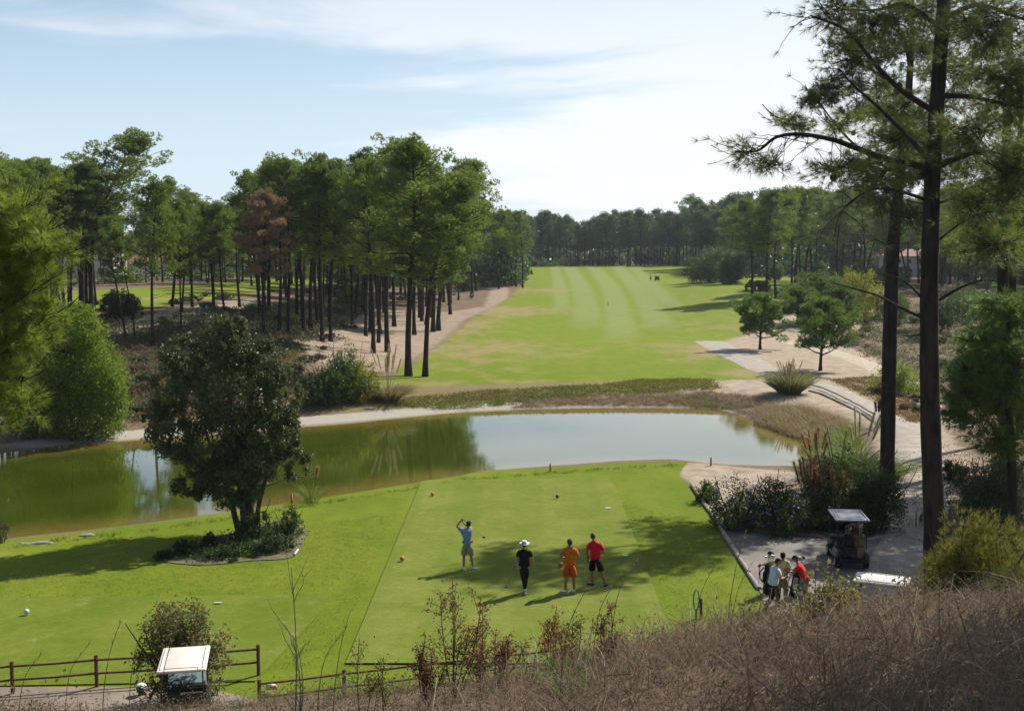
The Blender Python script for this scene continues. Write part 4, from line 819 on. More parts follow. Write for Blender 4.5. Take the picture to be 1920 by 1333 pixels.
# near pine at the left edge, lit boughs
hero('near pine at the left edge with long lit needles, only its boughs in view', [(-150, 1250), (-140, 1000), (-120, 700), (-95, 500), (-80, 380), (-75, 330)], 21.0, [.16, .15, .13, .10, .06, .02],
     [([(-110, 640, 0), (-40, 610, 0), (40, 560, -.3), (100, 520, -.6)], .04, (.2, 4, .4)), ([(-120, 760, 0), (-40, 740, 0), (40, 740, -.3)], .04, (.2, 4, .3)), ([(-90, 480, 0), (-20, 450, 0), (50, 410, 0)], .035, (.2, 4, .5)), ([(-100, 560, 0), (-30, 540, 0), (60, 590, .3)], .03, (.2, 4, .2)), ([(0, 560, 0), (30, 575, .2), (50, 590, .3)], .015, None)], [],
     [(a, b_, c, d, e, int(f * .5)) for a, b_, c, d, e, f in [(20, 400, 0, 50, 35, 46), (60, 440, 0, 50, 40, 60), (20, 480, 0, 60, 50, 80), (95, 470, -.5, 35, 26, 30), (70, 520, 0, 50, 35, 50), (20, 560, .3, 60, 50, 80), (80, 590, .3, 40, 30, 36), (30, 640, 0, 70, 50, 90), (10, 720, 0, 60, 50, 80), (45, 745, 0, 28, 38, 30), (0, 800, 0, 34, 25, 26), (-40, 650, 0, 60, 160, 100), (-50, 450, 0, 50, 70, 60)]],
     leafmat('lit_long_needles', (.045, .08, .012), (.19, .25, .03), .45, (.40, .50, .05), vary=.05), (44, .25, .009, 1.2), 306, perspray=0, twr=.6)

# ---------------------------------------------------------------- shrubs, reeds and flowers at the right of the tee
S0 = 25300
def nshrub(px, py, wpx, hpx, mat, lab, n=4000, size=.10, nl=10, seed=0, kw={}, name='shrub', cat='shrub', group=None, extra=None):
    p = gv(px, py); S = p[1] / FPX; p[2] -= .05
    return shrub(name, lab, cat, p, wpx * S / 2, hpx * S, mat, seed, n, size, .45, nl, group, kw=kw, extra=extra)
blue_fl = simple('blue_flowers', (.16, .17, .50), .5, (.28, .28, .62), 4)
def flowers(n, R_, H_, seed):
    def f(t):
        r = np.random.default_rng(seed); o = rand_ball(n, r, .9); o[:, 2] = np.abs(o[:, 2]); P = o * np.array([R_, R_, H_ * .8]) + np.array([0, 0, H_ * .25]); m = MB(); leaves(m, P, o, .09, .8, .5, r); m.obj('flowers', blue_fl, t)['kind'] = 'stuff'
    return f
nshrub(1385, 985, 150, 120, lf_mid, 'leafy shrub with blue flowers at the upper end of the kerb logs', 5500, .12, 12, 401, extra=flowers(260, 1.2, 1.9, 1))
nshrub(1460, 1000, 150, 130, lf_dark, 'dark leafy shrub with a few blue flowers, right of the flowering one', 6000, .12, 12, 402, extra=flowers(160, 1.2, 1.9, 2))
nshrub(1330, 940, 60, 50, lf_mid, 'low green shrub behind the top of the kerb logs', 2200, .11, 8, 403)
nshrub(1575, 985, 190, 190, lf_dark, 'large glossy oleander shrub behind the reddish reeds', 10000, .13, 16, 404)
nshrub(1640, 995, 130, 150, lf_dark, 'dark glossy shrub at the foot of the slimmer foreground pine', 8000, .12, 14, 405)
nshrub(1530, 920, 100, 80, lf_olive, 'low olive shrub at the right corner of the pond', 2500, .13, 8, 406)
def clump(name, lab, px, py, n, L, mat, seed, spread=.35, plumes=0, pl_mat=None, pl_L=None, bend=.8, group=None, cat='ornamental grass', w=.02, pl_w=.06):
    p = gv(px, py); p[2] -= .03; r = np.random.default_rng(seed); t = thing(name, lab, cat, p, 0, group); m = MB(); a = r.uniform(0, 6.28, n); q = r.uniform(0, 1, n) ** .6
    P = np.stack([np.cos(a) * q * spread * L * .35, np.sin(a) * q * spread * L * .35, 0 * q], -1); D = np.stack([np.cos(a) * q * .75, np.sin(a) * q * .75, np.ones(n)], -1) + r.normal(size=(n, 3)) * .08
    blades(m, P, D, L * r.uniform(.6, 1.1, n), w, bend, r.uniform(0, 1, n), r, 4, gdir=unit(np.stack([np.cos(a), np.sin(a), 0 * a], -1))); m.obj('blades', mat, t)['kind'] = 'stuff'
    for i in range(plumes):
        aa = r.uniform(0, 6.28); qq = r.uniform(0, .45); d = unit(np.array([math.cos(aa) * qq, math.sin(aa) * qq, 1.0])); l = pl_L * r.uniform(.8, 1.1); s = MB().add(*tube(np.array([d * 0, d * l]), [.012, .006], 4)); u = np.linspace(0, 1, 60); C = d * (l * (.68 + .34 * u))[:, None]
        needles(s, C, np.broadcast_to(d, C.shape), 5, .20, pl_w * .5, .5, .5, r); s.obj('plume', pl_mat, t)
    return t
pamp = leafmat('pampas_plume', (.42, .34, .22), (.60, .52, .38), .4, (.6, .5, .35), .8, 0)
pampr = leafmat('reddish_plume', (.30, .17, .09), (.40, .25, .14), .4, (.45, .28, .15), .8, 0)
clump('reed_clump', 'tall reddish reeds in front of the large oleander', 1520, 985, 420, 1.9, leafmat('reed_leaf', (.06, .07, .02), (.19, .17, .06), .35, (.25, .25, .06), .6, 0), 411, .9, 16, pampr, 2.7, .9, cat='reeds', w=.03)
clump('reed_clump', 'reddish reeds between oleander and cart', 1560, 985, 300, 1.7, leafmat('reed_leaf_dry', (.10, .08, .03), (.24, .18, .08), .35, (.28, .22, .08), .6, 0), 412, .9, 10, pampr, 2.4, .9, cat='reeds', w=.03)
clump('pampas_grass', 'pale pampas plumes above the bright green grass by the pond', 1610, 880, 500, 2.0, reed_green, 413, 1.2, 8, pamp, 2.9, .8, w=.035)
clump('pampas_grass', 'peach coloured plumes behind the oleander by the pond', 1530, 900, 260, 1.6, reed_green, 414, .9, 9, pampr, 2.4, .8, w=.03)
clump('pampas_grass', 'bright green arching grass right of the pampas plumes', 1650, 895, 500, 1.9, reed_green, 415, 1.2, 0, pamp, 2.4, .9, w=.035)
clump('pampas_grass', 'big rounded pampas clump with grey green spikes standing at the bend of the path', 1480, 738, 1500, 2.3, leafmat('pampas_leaf', (.09, .11, .04), (.27, .27, .11), .35, (.32, .32, .12), .6, 0), 416, 1.0, 22, pamp, 2.5, .42, w=.045, pl_w=.03)
clump('pampas_grass', 'pampas grass with drooping tan plumes beside the yellow green bush', 728, 750, 700, 2.2, leafmat('pampas_leaf_far', (.10, .10, .04), (.30, .26, .12), .35, (.35, .3, .14), .6, 0), 417, 1.0, 12, pamp, 3.8, .8, w=.05)
clump('reed_clump', 'small green reed tuft at the near waterline right of the leafy tree', 583, 940, 120, 1.3, reed_green, 418, .7, 1, pampr, 1.9, .5, cat='reeds')
clump('reed_clump', 'dark brown cattail heads beside the slimmer foreground pine', 1648, 800, 60, 1.2, reed_green, 419, .5, 5, simple('cattail', (.09, .045, .025), .9), 1.7, .4, cat='reeds', pl_w=.10)
# shrubs right of the big trunk
nshrub(1850, 985, 200, 150, lf_dark, 'broad dark laurel shrub right of the large foreground pine', 9000, .13, 14, 421)
nshrub(1745, 985, 70, 60, lf_mid, 'ivy like shrub round the foot of the large foreground pine', 2500, .09, 8, 422)
nshrub(1900, 900, 90, 80, lf_mid, 'leafy shrub at the right edge under the bushy pine', 4000, .13, 10, 423)
nshrub(1790, 900, 60, 50, lf_dark, 'small dark shrub behind the large foreground pine', 2200, .13, 8, 424)
def feathery(px, Y, dz, wm, hm, mat, lab, n, seed, nl=12):
    x = (px - 960) / FPX * Y; p = np.array([x, Y, Hs(x, Y) + dz]); r = np.random.default_rng(seed)
    t = thing('shrub', lab, 'shrub', p); L = lobes(seed, nl, wm, hm, 0, .5); m = MB(); tw = MB()
    for l in L:
        k = n // nl; o = rand_ball(k, r, .3); P = o * np.array(l[3:]) + np.array(l[:3]); needles(m, P, o + np.array([0, 0, .9]), 9, .17, .012, .7, np.clip(r.uniform(.2, .8) + r.normal(size=k) * .15, 0, 1), r)
    m.obj('foliage', mat, t); stems(seed, 9, wm, hm, .03).obj('stems', bark_l, t)['kind'] = 'stuff'; return t
feathery(1850, 24, -.2, 1.5, 3.3, leafmat('feathery_olive', (.05, .062, .012), (.16, .155, .03), .38, (.34, .32, .05), .5, 0), 'feathery yellow green shrub on the dry slope right of the path', 7500, 431, 16)
feathery(1925, 22, -.2, .9, 1.7, leafmat('feathery_dark', (.03, .045, .012), (.10, .12, .03), .3, (.2, .2, .04), .5, 0), 'darker feathery shrub at the right edge of the slope', 2600, 432)
p = np.array([-8.34, 28.8, Hs(-8.34, 28.8) - .1])
lbb = [(0, 0, 1.2, .75, .6, .8), (-.35, 0, .8, .6, .5, .7), (.4, 0, 1.2, .6, .5, .6), (0, 0, 1.8, .55, .5, .45), (-.3, .1, 1.5, .5, .5, .5), (.3, 0, .5, .5, .4, .5)]
shrub('shrub', 'loose reddish green bush behind the beige golf cart', 'shrub', p, 1.0, 2.2, leafmat('pepper_leaves', (.05, .065, .02), (.20, .19, .08), .35, (.3, .28, .1), .5, .05, edge=(.35, .12, .08)), 441, 7500, .085, lb=lbb, kw=dict(jit=1.0, shell=.35)).scale = (1.3, 1.1, 1.22)
x_ = -9.9; nshrub(0, 1018, 40, 60, lf_sage, 'soft olive shrub at the left edge by the pond shore', 2000, .08, 6, 442)

# ---------------------------------------------------------------- kerb logs, fences, rails
log_m = simple('weathered_log', (.36, .31, .26), .9, (.20, .165, .13), 14, bump=.4, stretch=(1, 1, 1))
log_d = simple('brown_log', (.16, .11, .075), .9, (.09, .06, .045), 14, bump=.4)
fence_m = simple('stained_fence_wood', (.15, .070, .045), .75, (.085, .042, .03), 16, bump=.3)
def logs(lab, pts, seg, rad, mat, name='log_edging', off=.0):
    C = catmull(np.array(pts)[:, :2], 8, False); dd = np.concatenate([[0], np.cumsum(np.linalg.norm(np.diff(C, axis=0), axis=1))]); n = max(2, int(dd[-1] / seg))
    t = thing(name, lab, 'log edging', (C[0][0], C[0][1], Hs(*C[0]))); b = np.array(t.location)
    for i in range(n):
        s0, s1 = dd[-1] * i / n + .02, dd[-1] * (i + 1) / n - .02; e = [np.array([np.interp(s, dd, C[:, 0]), np.interp(s, dd, C[:, 1])]) for s in (s0, s1)]
        P = np.array([[q[0], q[1], float(H(q[0], q[1], False)) + rad * .7 + off + random.uniform(-.01, .015)] for q in e]); P = np.array([P[0], P.mean(0) + [0, 0, .01], P[1]]) + np.random.default_rng(i).normal(size=3) * .012
        MB().add(*tubec(P - b, rad * random.uniform(.88, 1.1), 9)).obj('log', mat, t, smooth=False)
    return t
logs('line of weathered grey logs between the tee grass and the parking area', gvs([(1297, 911), (1312, 935), (1335, 968), (1362, 1010), (1392, 1058), (1424, 1106)]), 1.9, .085, log_m)
logs('low log kerb along the back of the parking area', gvs([(1364, 993), (1440, 1002), (1510, 1008), (1545, 1010)]), 2.0, .07, log_d)
logs('low log kerb behind the parked cart at the corner of the path', gvs([(1622, 1015), (1660, 1010), (1690, 1001), (1712, 965), (1722, 930)]), 1.8, .07, log_m)
logs('thin log at the lower end of the parking kerb beside the golfers', gvs([(1424, 1106), (1450, 1100), (1490, 1104)]), 1.5, .06, log_m)
logs('low log rail along the pond side of the path', gvs([(1516, 733), (1540, 740), (1570, 754), (1600, 768), (1636, 790)]), 1.6, .06, log_d)
logs('upper row of the low log rail along the pond side of the path', gvs([(1520, 727), (1543, 733), (1572, 747), (1602, 761), (1640, 783)]), 1.6, .05, log_d, off=.20)
def fence(lab, posts, rails, ph, pr=.05):
    b = posts[0]; t = thing('post_and_rail_fence', lab, 'fence', b)
    for p in posts:
        MB().add(*tubec(np.array([p - b + [0, 0, -.2], p - b + [0, 0, ph * .5], p - b + [0, 0, ph]]), pr, 10)).obj('post', fence_m, t, smooth=False)
    for h in rails:
        for a, c in zip(posts[:-1], posts[1:]):
            MB().add(*tubec(np.array([a - b + [0, -.03, h], (a + c) / 2 - b + [0, -.03, h - .015], c - b + [0, -.03, h]]), .032, 8)).obj('rail', fence_m, t, smooth=False)
    return t
def fp(px, Y, z=None): x = (px - 960) / FPX * Y; return np.array([x, Y, Hs(x, Y) if z is None else z])
def onrail(l, z): P = np.array([plane(a, b, z) for a, b in l]); P[:, 2] = .02; return list(P)
fence('brown post and rail fence left of the beige cart', onrail([(-140, 1262), (22, 1248), (180, 1236), (332, 1226), (484, 1216)], .76), (.74, .38), .86)
fence('brown rail fence sloping down from the corner post towards the dry slope', onrail([(486, 1281), (645, 1262), (797, 1244), (938, 1229), (1080, 1213)], .57), (.55, .20), .66)

# ---------------------------------------------------------------- dry slope in the foreground
dry_m = leafmat('dry_slope_grass', (.045, .030, .020), (.34, .24, .145), .35, (.35, .26, .18), .75, 0)
dry_l = leafmat('pale_dry_straw', (.30, .25, .17), (.50, .43, .31), .35, (.5, .42, .3), .7, 0)
def slope_pts(n, r, x0=-14, x1=17, y0=3.5, y1=27, tmin=-.50, tmax=.50):
    y = r.uniform(y0 ** .7, y1 ** .7, n * 3) ** (1 / .7); x = r.uniform(tmin, tmax, n * 3) * y; z = hill(x, y); zz = H(x, y); k = (z > zz - .35) & (zz > .25); return np.column_stack([x, y, zz])[k][:n]
def sl_noise(P, s=1.0): return np.sin(P[:, 0] * .9 * s + 1) * np.sin(P[:, 1] * .8 * s + P[:, 0] * .3 * s) * .5 + .5
def dens(px):                                        # how tall the growth is across the slope (short at the left)
    return np.interp(px, [0, 300, 500, 700, 900, 1100, 1400, 1920], [.26, .26, .32, .34, .45, .55, .6, .62])
def slopegrass():
    r = np.random.default_rng(77); P = slope_pts(62000, r); px = 960 + FPX * P[:, 0] / P[:, 1]; nz = sl_noise(P); c = sl_noise(P, 2.7)
    keep = r.random(len(P)) < .35 + .65 * nz; P, px, nz, c = P[keep], px[keep], nz[keep], c[keep]; n = len(P)
    D = r.normal(size=(n, 3)) * np.array([.42, .42, .1]) + np.array([.30, -.05, 1]); m = MB(); L = dens(px) * r.uniform(.45, 1.25, n) * (.7 + .6 * c)
    blades(m, P - [0, 0, .03], D, L, .0065, r.uniform(.2, 1.1, n), np.clip(c * .55 + r.uniform(0, .5, n) ** 1.5, 0, 1), r, 3); tag(m.obj('dry_grass', dry_m), 'tangled purple brown dry grass covering the slope in the foreground', 'grass', kind='stuff')
    P = slope_pts(2600, r); P = P[r.random(len(P)) < sl_noise(P, .8)]; n = len(P); px = 960 + FPX * P[:, 0] / P[:, 1]; D = r.normal(size=(n, 3)) * np.array([.6, .6, .1]) + np.array([.4, 0, .8]); m = MB()
    blades(m, P, D, dens(px) * r.uniform(.8, 1.5, n), .007, r.uniform(.3, 1.2, n), r.uniform(0, 1, n), r, 4); tag(m.obj('dry_straw', dry_l), 'pale straw stalks lying over the dark dry grass of the slope', 'grass', kind='stuff')
    # bushy twig mat: short crossing twigs
    P = slope_pts(15000, r, y0=4); n = len(P); D = r.normal(size=(n, 3)) + np.array([0, 0, .7]); m = MB(); L = dens(960 + FPX * P[:, 0] / P[:, 1]) * r.uniform(.3, .8, n)
    blades(m, P + np.column_stack([0 * L, 0 * L, L * r.uniform(0, .6, n)]), D, L, .008, r.uniform(-.3, .5, n), r.uniform(0, .5, n), r, 2)
    leaves(m, P + r.normal(size=P.shape) * .12 + np.column_stack([0 * L, 0 * L, L * .7]), D, .035, .5, r.uniform(.1, .6, n), r); tag(m.obj('dry_twigs', dry_m), 'matted dry twigs and seed heads among the slope grass', 'grass', kind='stuff')
slopegrass()
for nm, lab, pol, n, k, sz, hg, mt, sd in [('slope_plants', 'small green scrub plants scattered over the dry slope', [(-5, 8), (6, 7), (9, 15), (5, 20), (-1, 20), (-4, 14)], 260, 16, .035, .12, lf_sage, 31), ('slope_plants', 'brown seedy scrub along the brow of the slope', [(0, 13), (7, 15), (10, 20), (6, 24), (-1, 19)], 420, 24, .03, .16, lf_brown, 32)]:
    o_ = cover(nm, lab, [pol], n, k, sz, hg, mt, sd, 3, .3, world=True, spread=.12); o_.location.z = .12
def plantm(px, py, Y, n_st, Hh, lab, seed, style, mat, stem_m, name='dried_plant', cat='dried plant', wide=.35, lean=0.0):
    """a plant on the slope whose foot is hidden and whose top is seen at (px, py)"""
    r = np.random.default_rng(seed); top = at(px, py, Y); z = Hs(top[0], Y); p = np.array([top[0], Y, z]); Hh = max(.3, top[2] - z); t = thing(name, lab, cat, p); st = MB(); lf = MB()
    for i in range(n_st):
        a = r.uniform(0, 6.28); q = wide * (r.uniform(0, 1) if i else 0); hh = Hh * (1 if i == 0 else r.uniform(.45, .95)); u = np.linspace(0, 1, 8)[:, None]
        P = np.array([0, 0, 0]) + u * np.array([math.cos(a) * q + lean, math.sin(a) * q * .5, hh]) + np.sin(u * 3) * r.normal(size=3) * .03; P = P + u * (1 - u) * np.array([math.cos(a), math.sin(a), 0]) * q * .8; st.add(*tube(P, np.linspace(.008, .003, 8), 4))
        tip = P[-1]
        if style == 'spike':
            k = 48; uu = r.uniform(.62, 1, k); C = np.stack([np.interp(uu, u[:, 0], P[:, j]) for j in range(3)], -1) + r.normal(size=(k, 3)) * .035; leaves(lf, C, r.normal(size=(k, 3)), .042, .42, r.uniform(0, 1, k), r)
            for b in range(6):
                f = r.uniform(.35, .85); a0 = np.array([np.interp(f, u[:, 0], P[:, j]) for j in range(3)]); d = unit(r.normal(size=3) * np.array([1, .6, .3]) + np.array([0, 0, .8])); l = hh * r.uniform(.12, .28); Q = a0 + np.linspace(0, 1, 4)[:, None] * d * l; st.add(*tube(Q, [.004, .003, .003, .002], 3)); k = 15; C = a0 + d * (l * r.uniform(.4, 1.05, k))[:, None] + r.normal(size=(k, 3)) * .02; leaves(lf, C, r.normal(size=(k, 3)), .036, .45, r.uniform(0, 1, k), r)
        elif style == 'leafy':
            k = 60; uu = r.uniform(.2, 1, k); C = np.stack([np.interp(uu, u[:, 0], P[:, j]) for j in range(3)], -1) + r.normal(size=(k, 3)) * .06; leaves(lf, C, r.normal(size=(k, 3)) + [0, 0, .5], .07, .5, r.uniform(0, 1, k), r)
        elif style == 'bare':
            for b in range(5):
                f = r.uniform(.25, .9); a0 = np.array([np.interp(f, u[:, 0], P[:, j]) for j in range(3)]); d = unit(np.array([r.choice([-1, 1]) * r.uniform(.3, .8), r.normal() * .3, 1])); Q, Rr = limb(a0, d, hh * r.uniform(.12, .3), .2, .004, .0015, r=r); st.add(*tube(Q, Rr, 3)); leaves(lf, Q[1:] + r.normal(size=Q[1:].shape) * .01, r.normal(size=Q[1:].shape), .02, .5, .5, r)
    st.obj('stems', stem_m, t)['kind'] = 'stuff'
    if lf.n: lf.obj('leaves', mat, t)['kind'] = 'stuff'
    return t
seed_m = leafmat('dark_red_seedheads', (.10, .055, .035), (.25, .15, .09), .4, (.35, .2, .1), .8, 0)
lfor = leafmat('yellow_green_slope_leaves', (.10, .11, .03), (.28, .27, .09), .35, (.35, .33, .1), .6, 0, edge=(.36, .2, .05))
stm = simple('dry_stem', (.16, .09, .06), .9)
stg = simple('grey_stem', (.20, .18, .15), .9)
YS = 11.5
plantm(848, 1088, YS, 7, 1, 'tallest dried dock plant with dark red seed spikes below the tee', 501, 'spike', seed_m, stm, wide=.35)
plantm(905, 1130, YS + .3, 6, 1, 'dried plant with small round dark seed cluster right of the tallest one', 502, 'spike', seed_m, stm, wide=.25)
plantm(800, 1190, YS, 7, 1, 'bushy dried plant in front of the lower fence rail', 503, 'spike', seed_m, stm, wide=.3)
plantm(930, 1180, YS, 7, 1, 'spreading reddish dried plant above the fence rail', 504, 'spike', seed_m, stm, wide=.35)
plantm(1045, 1135, YS, 4, 1, 'dried plant with orange tinted leaves below the man in orange', 505, 'spike', leafmat('orange_leaves', (.20, .09, .03), (.34, .16, .05), .35, (.4, .18, .05), .7, 0), stm, wide=.15)
plantm(1075, 1150, YS + .2, 6, 1, 'leafy reddish dried plant right of the orange tinted one', 506, 'spike', lfor, stm, wide=.25)
plantm(1140, 1130, YS, 4, 1, 'dark seed spikes below the man in the red shirt', 507, 'spike', seed_m, stm, wide=.18)
plantm(1160, 1195, YS, 4, 1, 'low dark dried plant at the brow of the slope', 508, 'spike', seed_m, stm, wide=.2)
plantm(545, 1065, 9.5, 3, 1, 'thin bare sapling with curling twigs on the left of the slope', 509, 'bare', lfor, stg, name='sapling', cat='sapling', wide=.15)
plantm(675, 1195, 11, 2, 1, 'sparse dried plant with small leaves before the lower fence post', 510, 'spike', lfor, stm, wide=.3)
plantm(720, 1230, 11, 2, 1, 'thin dried stems beside the lower fence post', 511, 'spike', lfor, stm, wide=.25)
for k, (px, py, lab) in enumerate([(1532, 1040, 'tall leafy stem in front of the golfers at the slope brow'), (1570, 1075, 'leafy stem left of the white cart roof'), (1600, 1080, 'yellow green leafy stem against the white cart roof'), (1540, 1100, 'bushy yellowish plant on the brow below the golfers'), (1480, 1130, 'pale leafy plant at the feet of the golfers'), (1640, 1120, 'dark twiggy plant in front of the white cart roof'), (1700, 1090, 'dark twiggy plant right of the white cart roof')]):
    plantm(px, py, 13 + k * .2, 7, 1, lab, 520 + k, 'leafy', lfor if k < 5 else dry_m, stm, 'leafy_plant', 'plant', wide=.3)
r = np.random.default_rng(91)
pr_ = None
for i, (px, py) in enumerate([(185, 1170), (235, 1160), (115, 1210), (1000, 1165), (1050, 1110), (1110, 1080), (1365, 1000), (1370, 1060), (590, 1180), (620, 1150), (1300, 1060), (700, 1240), (290, 1180), (30, 1230), (1145, 1055), (1420, 1050)]):
    Y = 9 + (i % 4) * .7; top = at(px, py, Y); z = Hs(top[0], Y); hh = top[2] - z; m = MB(); P = np.array([[0., 0, 0], [.02, 0, hh * .4], [.08, 0, hh * .75], [.16 + .04 * (i % 3), .02, hh]]); m.add(*tube(catmull(P, 4, False), np.linspace(.005, .0015, 13), 4)); needles(m, catmull(P, 4, False)[9:], np.array([[.3, 0, 1.0]] * 4), 4, .05, .006, .4)
    tag(m.obj('grass_stalk', lfor, loc=(top[0], Y, z)), 'single tall thin grass stalk rising from the slope in front of the green', 'grass stalk', 'tall grass stalks on the slope')
for k, (px, py, Y, n) in enumerate([(500, 1308, 8.6, 26), (1075, 1235, 10.5, 22), (1100, 1260, 9.5, 20), (420, 1322, 8.2, 16)]):
    p = fp(px, Y); r2 = np.random.default_rng(600 + k); t = thing('succulent', ['thick green succulent leaves at the lower edge left of the sapling', 'upright succulent leaves on the brow below the man in orange', 'succulent leaves with reddish tips nearer the camera', 'succulent leaves at the lower edge, far left clump'][k], 'succulent', p); m = MB()
    P = r2.normal(size=(n * 4, 3)) * np.array([.20, .12, 0]); blades(m, P, r2.normal(size=P.shape) * .22 + [0, 0, 1], r2.uniform(.12, .26, len(P)), .024, -.15, r2.uniform(0, 1, len(P)), r2, 3)
    m.obj('leaves', leafmat('succulent_leaves', (.03, .09, .015), (.10, .19, .03), .3, (.2, .3, .04), .35, 0) if k == 0 else bpy.data.materials['succulent_leaves'], t)['kind'] = 'stuff'
# ---------------------------------------------------------------- people
def skinned(V, E, Rd, root=0, sub=1):
    me = bpy.data.meshes.new('tmp'); me.from_pydata([tuple(v) for v in V], E, []); o = bpy.data.objects.new('tmp', me); col.objects.link(o)
    md = o.modifiers.new('s', 'SKIN'); md.use_smooth_shade = True; md.branch_smoothing = .6
    for i, rr in enumerate(Rd):
        sv = me.skin_vertices[0].data[i]; sv.radius = rr if isinstance(rr, tuple) else (rr, rr); sv.use_root = (i == root)
    sb = o.modifiers.new('u', 'SUBSURF'); sb.levels = sub; sb.render_levels = sub
    dg = bpy.context.evaluated_depsgraph_get(); ev = o.evaluated_get(dg); m2 = bpy.data.meshes.new_from_object(ev)
    VV = np.zeros(len(m2.vertices) * 3); m2.vertices.foreach_get('co', VV); m2.calc_loop_triangles(); F = np.zeros(len(m2.loop_triangles) * 3, int); m2.loop_triangles.foreach_get('vertices', F)
    bpy.data.objects.remove(o); bpy.data.meshes.remove(me); bpy.data.meshes.remove(m2); return VV.reshape(-1, 3), F.reshape(-1, 3)
def hand(mb, w_, d, nrm, curl=1.0, side=1):
    d = unit(d); nrm = unit(nrm - d * np.dot(nrm, d)); s = np.cross(d, nrm) * side
    V, F = rounded((0, 0, 0), (.078, .09, .028), .012, 2); M_ = np.stack([s, d, nrm], 0); mb.add(V @ M_ + w_ + d * .05, F)
    for i, (l, o) in enumerate([(.070, .028), (.080, .010), (.075, -.010), (.058, -.028)]):
        P = [w_ + d * .088 + s * o]; a = 0
        for k, f in enumerate((.45, .32, .23)): a += curl * (.35, .75, .6)[k]; P.append(P[-1] + (d * math.cos(a) + nrm * math.sin(a)) * l * f)
        mb.add(*tubec(P, [.0095, .009, .008, .006], 6))
    P = [w_ + d * .025 + s * .034]; P.append(P[-1] + d * .03 + s * .022 + nrm * .008); P.append(P[-1] + d * .028 + s * .004 + nrm * .018 * curl); mb.add(*tubec(P, [.012, .0105, .008], 6))
skin_m = simple('skin', (.42, .235, .155), .55, (.36, .19, .125), 12, spec=.35)
skin_t = simple('tanned_skin', (.30, .155, .095), .55, (.25, .125, .08), 12, spec=.35)
def cloth(n, c): return simple(n, c, .85, tuple(x * .72 for x in c), 9, spec=.15, bump=.25)
hair_m = simple('dark_hair', (.025, .018, .014), .7, (.05, .035, .025), 40)
black_m = cloth('black_fabric', (.012, .012, .014)); white_m = cloth('white_fabric', (.72, .73, .76)); steel = simple('steel', (.45, .45, .47), .3, metal=1.0); rubber = simple('black_rubber', (.018, .018, .02), .7)
